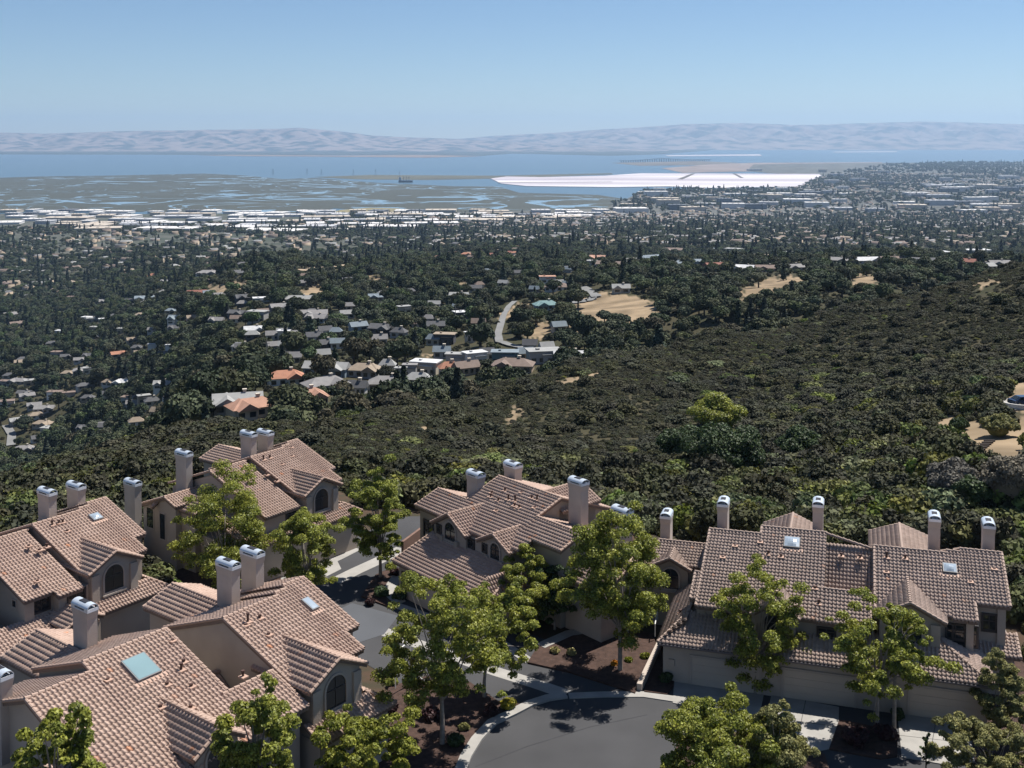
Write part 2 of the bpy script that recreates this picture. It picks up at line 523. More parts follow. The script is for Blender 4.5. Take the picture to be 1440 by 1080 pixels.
def chimney(par, u, v, zb, zt, W=0.82, L=1.85, along='v'):
    """stucco stack with a flared head and a barrel-vaulted sheet-metal hood; the vault runs along v"""
    root = MB()
    def P(a, b, z):
        return (u + a, v + b, z) if along == 'v' else (u + b, v + a, z)
    w, l = W * .44, L * .44
    lev = [(zb, w, l), (zt - 1.0, w, l), (zt - .62, W / 2 * .98, L / 2 * .97), (zt - .50, W / 2 * .98, L / 2 * .97)]
    vs = []
    for z, a, b in lev: vs += [P(-a, -b, z), P(a, -b, z), P(a, b, z), P(-a, b, z)]
    fs = [(0, 3, 2, 1), (12, 13, 14, 15)]
    for k in range(3):
        for i in range(4): fs.append((4 * k + i, 4 * k + (i + 1) % 4, 4 * k + 4 + (i + 1) % 4, 4 * k + 4 + i))
    root.add(vs, fs)
    o = root.build("chimney", STUCCO_C, par)
    m = MB(); m.mi = 0
    r = W / 2; z0 = zt - .5
    n = 12
    # skirt band, corner posts, vault shell
    for sa in (-1, 1):
        a0, a1 = sorted((sa * r, sa * (r - .05)))
        m.prism([P(a0, -L / 2, z0), P(a1, -L / 2, z0), P(a1, L / 2, z0), P(a0, L / 2, z0)], (0, 0, .1))
        for sb in (-1, 1):
            b0, b1 = sorted((sb * L / 2, sb * (L / 2 - L * .2)))
            m.prism([P(a0, b0, z0 + .1), P(a1, b0, z0 + .1), P(a1, b1, z0 + .1), P(a0, b1, z0 + .1)], (0, 0, .1))
    hz = zt - (z0 + .2)
    ring = []
    for i in range(n + 1):
        t = math.pi * i / n
        ring.append((-r * math.cos(t), z0 + .2 + hz * math.sin(t), -(r - .05) * math.cos(t), z0 + .2 + (hz - .05) * math.sin(t)))
    for i in range(n):
        A, B = ring[i], ring[i + 1]
        vs = [P(A[0], -L / 2, A[1]), P(B[0], -L / 2, B[1]), P(B[0], L / 2, B[1]), P(A[0], L / 2, A[1]),
              P(A[2], -L / 2, A[3]), P(B[2], -L / 2, B[3]), P(B[2], L / 2, B[3]), P(A[2], L / 2, A[3])]
        m.add(vs, [(0, 1, 2, 3), (4, 7, 6, 5), (0, 4, 5, 1), (3, 2, 6, 7)])
    # end sills with an inner tray
    m.mi = 1
    for sb in (-1, 1):
        b0, b1 = sorted((sb * L / 2, sb * (L / 2 - .06)))
        m.prism([P(-r + .05, b0, z0), P(r - .05, b0, z0), P(r - .05, b1, z0), P(-r + .05, b1, z0)], (0, 0, .22))
    m.prism([P(-r * .5, -L * .35, z0 + .16), P(r * .5, -L * .35, z0 + .16), P(r * .5, L * .35, z0 + .16), P(-r * .5, L * .35, z0 + .16)], (0, 0, .05))
    m.mi = 2
    m.prism([P(-r * .3, -L * .5 + .3, z0 + .02), P(r * .3, -L * .5 + .3, z0 + .02), P(r * .3, L * .5 - .3, z0 + .02), P(-r * .3, L * .5 - .3, z0 + .02)], (0, 0, .12))
    # solid slab on the vault's crown, painted dark like the shade of a hole
    hh = zt + .012
    m.prism([P(-r * .42, -L * .2, hh - .05), P(r * .42, -L * .2, hh - .05), P(r * .42, L * .2, hh - .05), P(-r * .42, L * .2, hh - .05)], (0, 0, .05))
    c = m.build("chimney_cap", [CAPM, CAPW, DARK], o)
    for pl in c.data.polygons: pl.use_smooth = False
    return o

def window_v(par, uc, w, z0, z1, v, arch=False, mull=1, surround=True, depth=.1):
    """window on a wall facing +v; arch adds a half-round head"""
    def loop(hw, lo, hi):
        if not arch: return [(uc - hw, lo), (uc + hw, lo), (uc + hw, hi), (uc - hw, hi)]
        pts = [(uc - hw, lo), (uc + hw, lo)]
        zs = hi - hw if hi - hw > lo else lo + .2
        for i in range(13):
            t = math.pi * i / 12
            pts.append((uc + hw * math.cos(t), zs + (hi - zs) * math.sin(t)))
        return pts
    hw = w / 2
    o = MB()
    out, inn = loop(hw + .14, z0 - .14, z1 + .14), loop(hw, z0, z1)
    n = len(out)
    vs = [(a, v + depth, b) for a, b in out] + [(a, v + depth, b) for a, b in inn] + [(a, v - .05, b) for a, b in out] + [(a, v - .02, b) for a, b in inn]
    fs = []
    for i in range(n):
        j = (i + 1) % n
        fs += [(i, j, n + j, n + i), (2 * n + i, 2 * n + j, j, i), (n + i, n + j, 3 * n + j, 3 * n + i)]
    o.add(vs, fs)
    w_o = o.build("window", TRIM if surround else FRAME, par)
    g = MB(); g.add([(a, v + .015, b) for a, b in inn], [tuple(range(n))])
    g.build("pane", GLASS, w_o)
    f = MB()
    for k in range(mull):
        x = uc - hw + w * (k + 1) / (mull + 1)
        f.box((x - .03, v + .017, z0), (x + .03, v + .05, z1 - (.1 if arch else 0)))
    zr = z1 - hw if arch else z0 + (z1 - z0) * .62
    f.box((uc - hw, v + .017, zr - .03), (uc + hw, v + .052, zr + .03))
    f.box((uc - hw, v + .017, z0), (uc + hw, v + .054, z0 + .06))
    f.build("frame", FRAME, w_o)
    if surround:
        sll = MB(); sll.box((uc - hw - .2, v - .02, z0 - .28), (uc + hw + .2, v + .2, z0 - .15)); sll.build("sill", TRIM, w_o)

def window_u(par, vc, w, z0, z1, u, sg=-1):
    """window on a wall facing -u (sg=-1) or +u"""
    o = MB(); hw = w / 2
    lo, hi = sorted((u + sg * .06, u - sg * .04))
    for a, b, c, d in ((vc - hw - .1, vc - hw, z0 - .1, z1 + .1), (vc + hw, vc + hw + .1, z0 - .1, z1 + .1), (vc - hw, vc + hw, z1, z1 + .1), (vc - hw, vc + hw, z0 - .1, z0)):
        o.box((lo, a, c), (hi, b, d))
    w_o = o.build("window", TRIM, par)
    g = MB(); x = u + sg * .012
    g.add([(x, vc - hw, z0), (x, vc + hw, z0), (x, vc + hw, z1), (x, vc - hw, z1)], [(0, 1, 2, 3)])
    g.build("pane", GLASS, w_o)

def garage_door(par, uc, w, z0, h, v):
    o = MB()
    o.box((uc - w / 2, v - .02, z0), (uc + w / 2, v + .03, z0 + h))
    for k in range(4):
        zz = z0 + h * k / 4
        o.box((uc - w / 2 + .08, v + .03, zz + .06), (uc + w / 2 - .08, v + .05, zz + h / 4 - .03))
    d = o.build("garage_door", GDOOR, par)
    f = MB()
    f.box((uc - w / 2 - .15, v - .02, z0), (uc - w / 2, v + .09, z0 + h + .15)); f.box((uc + w / 2, v - .02, z0), (uc + w / 2 + .15, v + .09, z0 + h + .15))
    f.box((uc - w / 2, v - .02, z0 + h), (uc + w / 2, v + .09, z0 + h + .15))
    f.build("door_surround", TRIM, d)

def finish(R, par, tile):
    V, Q, U = np.concatenate(R.V), np.concatenate(R.Q), np.concatenate(R.U)
    r = link("roof", np_mesh("roof", V, Q, tile, uv=U), par)
    for mb in R.caps: mb.build("ridge_cap", tile, r)
    R.fas.build("fascia", FASCIA, r)
    return r

def building(label, org, yaw, dz=0.0):
    o = empty("townhouse", (org[0], org[1], dz), 0)
    a = math.radians(yaw)
    # local axes: u along the ridge, v = towards the front; u x v points down, so the frame is mirrored through matrix_world of the points
    tag(o, label, "townhouse", "stucco townhouses with clay tile roofs")
    return o, a

def settle(o, a):
    """turn the (u, v, z) meshes of a building into its own right-handed frame: x = u, y = -v, then yaw"""
    done = set()
    def walk(c):
        if c.data is not None and c.data.name not in done:
            done.add(c.data.name)
            n = len(c.data.vertices)
            co = np.empty(n * 3, np.float32); c.data.vertices.foreach_get("co", co)
            co = co.reshape(-1, 3); co[:, 1] *= -1
            c.data.vertices.foreach_set("co", co.ravel())
            c.data.flip_normals(); c.data.update()
        for k in c.children: walk(k)
    for k in o.children: walk(k)
    o.rotation_euler = (0, 0, a)

PL = (9.0, 0.364)
def zf(v): return PL[0] - PL[1] * v

def right_unit(R, W, par, uE2, uE1, vdorm=7.75, dormer=True, wing=4.0, chim=(), v_eave2=6.6):
    # stepped ridge, one shared front slope
    u_a, u_b = uE2 - 1.7, uE2 - .7
    front_rect(R, 0, u_a, 0, 6.4, PL, vergeL=True, ridge=True)
    front_rect(R, u_a, u_b, -.28, v_eave2, PL, ridge=True)
    front_rect(R, u_b, uE2, -.62, v_eave2, PL, ridge=True, vergeR=False)
    front_rect(R, uE2, uE1, -.62, 4.85, PL, ridge=True, vergeR=True)
    R.cap((uE2 - .04, v_eave2, zf(v_eave2) + .05), (uE2 - .04, 4.85, zf(4.85) + .05), .11)
    c = math.hypot(1, PL[1])
    for ua, ub, vr in ((0, u_a, 0), (u_a, u_b, -.28), (u_b, uE1, -.62)):
        z = zf(vr); vb = -6.4; L = vr - vb; zl = z - PL[1] * L
        R.sheet((ua, vb, zl), (1, 0, 0), (0, 1 / c, PL[1] / c), ub - ua, L * c)
        R.slab([(ua + .03, vb, zl - .04), (ub - .03, vb, zl - .04), (ub - .03, vr, z - .04), (ua + .03, vr, z - .04)])
        if ua == 0: R.cap((.04, vb, zl + .05), (.04, vr, z + .05), .11)
        if ub == uE1: R.cap((uE1 - .04, vb, zl + .05), (uE1 - .04, vr, z + .05), .11)
    unit_wall(W, .14, uE2 - .3, 0, 9.0, 6.05, -6.0)
    unit_wall(W, uE2 - .3, uE1 - .35, -.62, zf(-.62), 4.3, -6.0)
    # pilasters at the stepped corner
    W.box((uE2 - .75, 5.6, -2), (uE2 - .25, 6.3, zf(6.3) - .3)); W.box((uE1 - .85, 3.9, -2), (uE1 - .3, 4.55, zf(4.55) - .3))
    if dormer:
        gable_u(R, 2.4, 2.45, 7.85, 2.8, vdorm, .50)
        cross_wall(W, 2.4, 2.05, 7.85, 3.4, vdorm - .35, .50, -2)
        for s_ in (-1, 1): W.box((2.4 + s_ * 1.72 - .33, vdorm - .5, -2), (2.4 + s_ * 1.72 + .33, vdorm - .17, zf(0) - 2.6))
        window_v(par, 2.35, 1.7, 4.75, 6.75, vdorm - .35, arch=True)
    if uE2 - 4.9 > .8:
        window_v(par, (4.9 + uE2 - .8) / 2, min(1.1, uE2 - 5.6), 5.0, 6.0, 6.05, surround=False)
    window_v(par, (uE2 + uE1) / 2 - .2, .8, 5.2, 6.3, 4.3, surround=False)
    if wing is not None:
        gable_u(R, wing, 2.5, 7.4, -3.5, -10.8, .364)
        cross_wall(W, wing, 2.15, 7.4, -3.5, -10.5, .364, -4)
    for u, v, zt in chim: chimney(par, u, v, 4.5, zt)

def pent_front(R, W, par, u0, u1, vt=7.0, ve=8.5, zt=4.5, ze=3.65, hipR=1.3, hipL=0.0, vwall=8.1):
    shed(R, u0, u1, vt, zt, ve, ze, hipL=hipL, hipR=hipR)
    if hipR > 0: hip_side(R, u1, 1, ve, 4.5, ze, zt, hipR)
    if hipL > 0: hip_side(R, u0, -1, ve, 4.5, ze, zt, hipL)
    W.box((u0 + (.35), 4.6, -2), (u1 - .4, vwall, ze - .15))

def recess(R, W, drop=0.0):
    """sunken bay between the two units: a floor of tiles, a low ridge parallel to the main one and its front slope"""
    sl = .60; c = math.hypot(1, sl)
    R.sheet((-3.6, 3.3, 6.05 - drop), (1, 0, 0), (0, -1 / c, sl / c), 3.8, 4.2 * c)
    c2 = math.hypot(1, .6)
    R.sheet((-4.05, 3.3, 6.05), (1, 0, 0), (0, 1 / c2, .6 / c2), 4.2, 1.82 * c2)
    front_rect(R, -4.05, -.2, 5.1, 8.35, PL, vergeR=True, ridge=True)
    R.cap((-3.6, -.9, zf(-.9) + .02 - drop), (.2, -.5, 8.55 - drop), .12)
    unit_wall(W, -4.0, -.55, 5.1, zf(5.1), 7.9, 3.3)
    W.box((-3.9, -6, -2), (.4, 3.2, 5.9 - drop))

def vents(par, lst):
    for u, v, h in lst: ventpipe(par, u, v, zf(v), h)

def far_units():
    pass

# ------------------------------------------------------------------ the five townhouse blocks
# E: nearest block, bottom left
def block_near():
    o, a = building("nearest townhouse block with a big green skylight on its clay tile roof", (-18.72, 71.14), 52.5)
    R, W = Roof(), MB()
    right_unit(R, W, o, 6.25, 7.5, vdorm=8.3, wing=3.9, chim=((3.95, -4.4, 10.75), (6.25, -4.6, 10.85)))
    recess(R, W, 3.2)
    c = math.hypot(1, PL[1])
    front_rect(R, -9.35, -3.55, -.95, 8.5, PL, ridge=True)
    R.cap((-3.6, 5.0, zf(5.0) + .05), (-3.6, -.95, zf(-.95) + .05), .12)
    front_rect(R, -13.4, -9.35, -.1, 8.5, PL, ridge=True, vergeL=True)
    R.cap((-9.33, -.1, zf(-.1) + .05), (-9.33, -.95, zf(-.95) + .05), .12)
    for ua, ub, vr in ((-9.35, -3.55, -.95), (-13.4, -9.35, -.1)):
        z = zf(vr); vb = -6.6; L = vr - vb; zl = z - PL[1] * L
        R.sheet((ua, vb, zl), (1, 0, 0), (0, 1 / c, PL[1] / c), ub - ua, L * c)
        R.slab([(ua + .03, vb, zl - .04), (ub - .03, vb, zl - .04), (ub - .03, vr, z - .04), (ua + .03, vr, z - .04)])
        R.cap((ua + .04, vb, zl + .05), (ua + .04, vr, z + .05), .11)
    unit_wall(W, -9.1, -3.9, -.95, zf(-.95), 8.1, -6.2)
    unit_wall(W, -13.05, -9.1, -.1, zf(-.1), 8.1, -6.2)
    gable_u(R, -7.1, 1.75, 7.65, 3.2, 7.55 + 1.3, .62)
    cross_wall(W, -7.1, 1.45, 7.65, 4, 8.5, .62, -2)
    window_v(o, -7.0, 1.6, 5.15, 6.75, 8.5, arch=True)
    window_v(o, -2.1, 1.2, 4.9, 5.4, 7.9, surround=False)
    gable_u(R, -6.35, 2.5, 7.4, -4.5, -11.3, .364)
    cross_wall(W, -6.35, 2.15, 7.4, -4.5, -11.0, .364, -4)
    chimney(o, -5.75, -6.5, 4.5, 10.5)
    chimney(o, -13.15, -3.3, 4.5, 9.9)
    pent_front(R, W, o, -.1, 6.5, ve=9.25, vt=7.8, zt=4.5, ze=3.7, vwall=8.8)
    # lower wing at the left edge
    front_rect(R, -19, -13.6, 3.6, 8.5, (8.2, .364), ridge=True, vergeR=True)
    unit_wall(W, -18.5, -13.9, 3.6, 8.2 - .364 * 3.6, 8.1, -1)
    skylight(o, -6.8, 1.05, 9.0, .364, .8, .95, SKYL, .02)
    skylight(o, 5.9, 1.75, 9.0, .364, .32, .62, SKYD, .03)
    vents(o, [(1.2, 1.05, .62), (.9, 1.2, .12), (2.1, 1.15, .28), (1.6, 2.6, .15), (-4.9, 2.35, .45), (-4.4, 1.9, .22), (-6.3, 2.9, .2), (-5.2, 3.7, .2), (-6.2, 5.0, .2), (-8.9, .9, .12), (-3.9, .1, .12), (-2.1, 4.6, .4), (-7.6, 4.1, .18)])
    W.build("wall", STUCCO, o); finish(R, o, TILE); settle(o, a)

def block_left():
    o, a = building("townhouse block at the left edge with two chimneys behind its ridge", (-38.59, 88.83), 54)
    R, W = Roof(), MB()
    right_unit(R, W, o, 6.0, 7.2, wing=None, chim=((3.55, -3.6, 10.5), (5.95, -3.1, 10.5)))
    P2 = (8.62, .364)
    c = math.hypot(1, .364)
    front_rect(R, -4.9, -.45, -.1, 7.0, P2, ridge=True)
    front_rect(R, -2.55, -.45, 7.0, 7.65, P2, vergeR=True)
    front_rect(R, -9.5, -4.9, -.1, 3.4, P2, ridge=True, vergeL=True)
    z = 8.7; vb = -6.4; zl = z - .364 * 6.4
    R.sheet((-9.5, vb, zl), (1, 0, 0), (0, 1 / c, .364 / c), 9.5, 6.4 * c)
    R.cap((-4.86, 7.0, P2[0] - .364 * 7 + .05), (-4.86, 3.2, P2[0] - .364 * 3.2 + .05), .11)
    unit_wall(W, -9.2, -.85, 0, 8.6, 3.0, -6); unit_wall(W, -4.6, -.85, 0, 8.6, 6.4, -6); W.box((-2.2, 6.2, -2), (.3, 7.15, 5.75))
    W.box((-4.65, 5.9, -2), (-3.9, 6.65, 6.0))
    window_v(o, -3.2, 1.2, 4.75, 5.7, 6.4, surround=False); window_v(o, -.75, 1.3, 4.5, 5.55, 7.15, surround=False)
    window_u(o, 5.2, .5, 5.2, 5.7, -4.6)
    gable_u(R, -2.6, 2.6, 7.3, -4, -11.5, .364); cross_wall(W, -2.6, 2.2, 7.3, -4, -11.2, .364, -4)
    pent_front(R, W, o, 0.0, 7.0)
    shed(R, -9.0, 0.0, 6.3, 4.4, 8.9, 3.4, hipR=0, hipL=2.2); hip_side(R, -9.0, -1, 8.9, 3, 3.4, 4.4, 2.2)
    gable_u(R, -1.6, 1.6, 4.75, 6.5, 9.6, .45); W.box((-8.6, 3, -2), (0.4, 8.5, 3.3)); cross_wall(W, -1.6, 1.3, 4.75, 7, 9.3, .45, -2)
    skylight(o, 4.85, 1.35, 9.0, .364, .45, .45, SKYD, .12)
    vents(o, [(1.3, .75, .45), (1.9, .75, .3), (2.2, .8, .3), (1.9, 1.9, .15), (-1.6, 2.2, .15), (-1.2, 3.0, .15), (-.5, 2.9, .3), (-3.2, 6.0, .12)])
    W.build("wall", STUCCO, o); finish(R, o, TILE); settle(o, a)

def block_rear():
    o, a = building("rear left townhouse block with twin chimneys side by side on its ridge", (-25.52, 108.01), 53)
    R, W = Roof(), MB()
    right_unit(R, W, o, 5.9, 6.7, wing=4.7, chim=((3.0, -3.8, 10.45), (4.75, -3.3, 10.3)))
    P2 = (8.64, .364); c = math.hypot(1, .364)
    front_rect(R, -4.7, -.45, -.2, 7.65, P2, ridge=True, vergeL=True)
    z = P2[0] + .07; vb = -6.6; L = 6.4; zl = z - .364 * L
    R.sheet((-4.7, vb, zl), (1, 0, 0), (0, 1 / c, .364 / c), 4.7, L * c)
    R.cap((-4.66, vb, zl + .05), (-4.66, -.2, z + .05), .12)
    unit_wall(W, -4.4, -.85, -.2, P2[0], 7.1, -6.3); W.box((-1, 1, -2), (.4, 7.05, 5.3))
    window_v(o, -1.1, 1.2, 4.6, 5.6, 7.1, surround=False)
    # low left wing
    gable_v(R, -8.3, -4.3, -2.3, 6.75, -.6, -6.3)
    unit_wall(W, -7.95, -4.3, -2.3, 6.75, -1.0, -6.0, zb=-3)
    gable_u(R, -5.9, 1.7, 6.5, -2, 1.3, .5); cross_wall(W, -5.9, 1.4, 6.5, -2, .95, .5, -3)
    gable_u(R, -7.9, .7, 6.0, -4, -3.6, .5)
    window_v(o, -5.8, 1.3, 3.6, 5.0, .95, arch=True)
    window_u(o, -4.9, 1.0, 3.3, 5.2, -7.95); window_u(o, -3.0, .8, 2.6, 5.0, -7.95)
    chimney(o, -5.1, -3.5, 4.5, 10.35); chimney(o, -9.6, -5.2, 0, 8.3)
    pent_front(R, W, o, -.1, 6.8)
    shed(R, -7.0, -4.3, 1.5, 6.0, 8.3, 3.7); shed(R, -4.3, -.1, 6.6, 4.4, 8.3, 3.7); W.box((-6.7, 1, -3), (.3, 7.9, 3.5))
    vents(o, [(.9, .9, .5), (1.7, .9, .35), (2.1, 2.2, .12), (-1.5, 1.6, .12), (-.5, 3.0, .3), (-.3, 4.2, .3), (5.0, .3, .12), (4.0, 1.5, .12), (-2.6, 2.9, .12)])
    W.build("wall", STUCCO, o); finish(R, o, TILE); settle(o, a)

def block_middle():
    o, a = building("middle townhouse block with two arched gables over its garage roof", (-1.59, 103.25), -49, -.65)
    R, W = Roof(), MB()
    c = math.hypot(1, .364)
    front_rect(R, 0, 8.55, -.45, 6.5, PL, ridge=True, vergeL=False)
    R.cap((8.51, 2.5, zf(2.5) + .05), (8.51, -.45, zf(-.45) + .05), .11)
    front_rect(R, -4.3, 0, 3.4, 6.15, PL, ridge=True, vergeL=True)
    R.cap((.04, 3.4, zf(3.4) + .05), (.04, -.45, zf(-.45) + .05), .11)
    front_rect(R, 8.55, 14.0, 2.4, 4.85, PL, ridge=True, vergeR=True)
    front_rect(R, 8.55, 10.6, 4.85, 6.4, PL)
    for ua, ub, vr, vb in ((0, 8.55, -.45, -7), (-4.3, 0, 3.4, -2), (8.55, 14.0, 2.4, -3.2)):
        z = zf(vr); L = vr - vb; zl = z - .364 * L
        R.sheet((ua, vb, zl), (1, 0, 0), (0, 1 / c, .364 / c), ub - ua, L * c)
        R.slab([(ua + .03, vb, zl - .04), (ub - .03, vb, zl - .04), (ub - .03, vr, z - .04), (ua + .03, vr, z - .04)])
        for uu in (ua + .04, ub - .04): R.cap((uu, vb, zl + .05), (uu, vr, z + .05), .11)
    unit_wall(W, .35, 8.2, -.45, zf(-.45), 6.1, -6.7)
    unit_wall(W, -3.95, .35, 3.4, zf(3.4), 5.75, -1.7)
    unit_wall(W, 8.2, 13.6, 2.4, zf(2.4), 4.45, -2.9)
    # back wing with a hipped end, right of the tall chimney
    gable_u(R, 6.0, 2.6, 9.1, -.5, -5.3, .45); cross_wall(W, 6.0, 2.2, 9.1, -.5, -5.0, .45, -4)
    gable_u(R, 2.05, 2.5, 7.8, 2.6, 7.2, .56); cross_wall(W, 2.05, 2.15, 7.8, 3, 6.85, .56, -2)
    gable_u(R, 7.9, 2.2, 7.5, 3.2, 6.95, .5); cross_wall(W, 7.9, 1.9, 7.5, 3, 6.6, .5, -2)
    W.box((3.9, 5.9, -2), (6.2, 6.55, 6.35))
    for s_ in (-1, 1):
        W.box((2.05 + s_ * 1.05 - .2, 6.8, 2), (2.05 + s_ * 1.05 + .2, 7.15, 5.6)); W.box((7.9 + s_ * .95 - .18, 6.5, 2), (7.9 + s_ * .95 + .18, 6.85, 5.4))
    window_v(o, 2.05, 1.5, 5.4, 7.0, 6.85, arch=True); window_v(o, 7.9, 1.2, 5.3, 6.7, 6.6, arch=True)
    window_v(o, .45, .45, 5.7, 6.3, 6.85, surround=False); window_v(o, 4.6, .75, 5.45, 6.1, 6.55, surround=False); window_v(o, 6.5, .4, 5.6, 6.15, 6.6, surround=False)
    window_v(o, -2.6, 1.3, 3.2, 5.6, 5.75, surround=False); window_v(o, 11.2, .9, 4.2, 5.4, 4.45, surround=False); window_v(o, 12.8, .6, 3.2, 5.4, 4.45, surround=False)
    # garage roof in front
    shed(R, -1.0, 11.8, 6.5, 5.25, 11.0, 3.7, hipR=1.5); hip_side(R, 11.8, 1, 11.0, 5.2, 3.7, 5.25, 1.5); gable_v(R, 13.7, 18.2, .6, 6.3, 4.4, -3.4); unit_wall(W, 13.7, 17.8, .6, 6.3, 4.0, -3.0); W.box((-.6, 5, -2), (11.4, 10.5, 3.6))
    garage_door(o, 3.2, 4.9, .68, 2.1, 10.5); garage_door(o, 8.6, 4.9, .68, 2.1, 10.5)
    window_v(o, .15, .35, 1.3, 2.8, 10.5, surround=False)
    chimney(o, -.75, 1.7, 4, 10.0, 1.0, 1.75, 'u'); chimney(o, .15, -2.1, 5, 10.35, 1.0, 1.75, 'u'); chimney(o, 10.5, -.6, 3, 11.45, 1.0, 1.75, 'u'); chimney(o, 15.2, -1.1, -2, 10.0, 1.0, 1.75, 'u')
    vents(o, [(1.6, 1.7, .2), (2.6, 1.0, .4), (4.3, .5, .12), (2.0, 2.2, .35), (3.2, 2.3, .35), (4.0, 1.8, .55), (4.8, 1.7, .6), (5.3, 2.2, .3), (5.9, 2.2, .3), (5.9, .7, .3), (6.6, .7, .5), (7.3, 1.6, .15), (4.2, 3.4, .15)])
    W.build("wall", STUCCO, o); finish(R, o, TILE); settle(o, a)

def block_right():
    A0 = np.array([16.1, 89.94]); a = math.radians(-17)
    org = A0 + 12.7 * np.array([math.cos(a), math.sin(a)])
    o, a = building("right hand townhouse block with three garage doors under a long tile roof", org, -17, -.75)
    R, W = Roof(), MB()
    right_unit(R, W, o, 7.0, 9.35, wing=2.3, chim=())
    recess(R, W)
    c = math.hypot(1, PL[1])
    front_rect(R, -8.65, -3.55, -.95, 8.25, PL, ridge=True)
    front_rect(R, -12.75, -8.65, -.05, 8.25, PL, ridge=True, vergeL=True)
    front_rect(R, -13.25, -12.75, 4.85, 7.6, PL, vergeL=True, ridge=True)
    R.cap((-8.63, -.05, zf(-.05) + .05), (-8.63, -.95, zf(-.95) + .05), .12)
    for ua, ub, vr in ((-8.65, -3.55, -.95), (-12.75, -8.65, -.05)):
        z = zf(vr); vb = -6.6; L = vr - vb; zl = z - PL[1] * L
        R.sheet((ua, vb, zl), (1, 0, 0), (0, 1 / c, PL[1] / c), ub - ua, L * c)
        R.cap((ua + .04, vb, zl + .05), (ua + .04, vr, z + .05), .11)
    unit_wall(W, -8.4, -3.9, -.95, zf(-.95), 7.75, -6.2)
    unit_wall(W, -12.4, -8.4, -.05, zf(-.05), 7.1, -6.2); W.box((-12.75, 6.5, -1), (-12.1, 7.2, 5.9))
    gable_u(R, -6.9, 1.75, 7.25, 4.2, 9.0, .62); cross_wall(W, -6.9, 1.45, 7.25, 5, 8.6, .62, -1)
    window_v(o, -6.9, 1.5, 4.8, 6.4, 8.6, arch=True)
    window_v(o, -3.3, 1.1, 4.75, 5.35, 7.9, surround=False); window_v(o, -10.4, 1.6, 4.6, 5.6, 7.1, surround=False)
    window_v(o, 6.2, 1.5, 4.6, 6.0, 6.06, surround=False)
    gable_u(R, -6.6, 2.5, 7.75, -3.0, -9.8, .45); cross_wall(W, -6.6, 2.15, 7.75, -3, -9.5, .45, -4)
    for u, v, zt in ((8.6, -3.2, 10.95), (4.7, -4.3, 10.75), (-4.35, -5.2, 10.75), (-11.95, -3.0, 10.75), (-16.9, -4.2, 8.85)): chimney(o, u, v, 3.5, zt, .95, 1.6)
    # low left wing with an arched dormer
    gable_v(R, -17.3, -12.6, -2.5, 6.8, .2, -6.0)
    unit_wall(W, -17.0, -12.6, -2.5, 6.8, -.2, -5.6)
    gable_u(R, -15.85, 1.75, 6.5, -2.2, .1 + .6, .5); cross_wall(W, -15.85, 1.45, 6.5, -2, .35, .5, -1)
    window_v(o, -15.8, 1.3, 3.9, 5.6, .35, arch=True)
    # garages
    zE = 3.78; ve = 10.3
    shed(R, -15.2, 7.75, 6.9, 5.02, ve, zE, hipL=1.9, hipR=3.2)
    hip_side(R, -15.2, -1, ve, .6, zE, 5.02, 1.9); hip_side(R, 7.75, 1, ve, 3.4, zE, 5.02, 3.2)
    W.box((-14.85, 0, 0), (7.35, 9.85, 3.7))
    for uc in (-10.3, -3.75, 5.0 - .2): garage_door(o, uc, 4.85, .78, 2.1, 9.85)
    shed(R, 7.0, 10.0, 3.0, 4.6, 5.6, 3.9); W.box((7.0, -1, 0), (9.6, 5.2, 3.7))
    g = MB(); g.box((-15.2, ve + .02, zE - .12), (7.75, ve + .13, zE - .01)); g.build("gutter", GUTTER, o)
    W.box((-14.4, 9.84, 2.0), (-14.0, 10.0, 2.5))
    skylight(o, -6.15, .65, 9.0, .364, .62, .62, SKYD, .16); skylight(o, 5.45, 1.7, 9.0, .364, .5, .5, SKYD, .16)
    vents(o, [(-8.4, 2.6, .15), (-7.9, 2.2, .35), (-6.9, 2.3, .25), (-4.2, 5.2, .2), (-3.9, 6.7, .35), (.95, 1.2, .5), (2.3, 1.1, .35), (.9, 2.7, .12), (-10.5, 1.6, .1), (-11.3, 3.0, .1), (-8.6, .9, .1), (-9.6, 5.5, .1), (6.8, 2.8, .1), (8.6, 1.2, .1)])
    ventpipe(o, -1.0, .6, 8.1, .3); ventpipe(o, -2.4, .6, 8.1, .3); ventpipe(o, -14.7 + .6, 6.4, 4.4, .35)
    W.build("wall", STUCCO, o); finish(R, o, TILE_GREY); settle(o, a)

block_near(); block_left(); block_rear(); block_middle(); block_right()
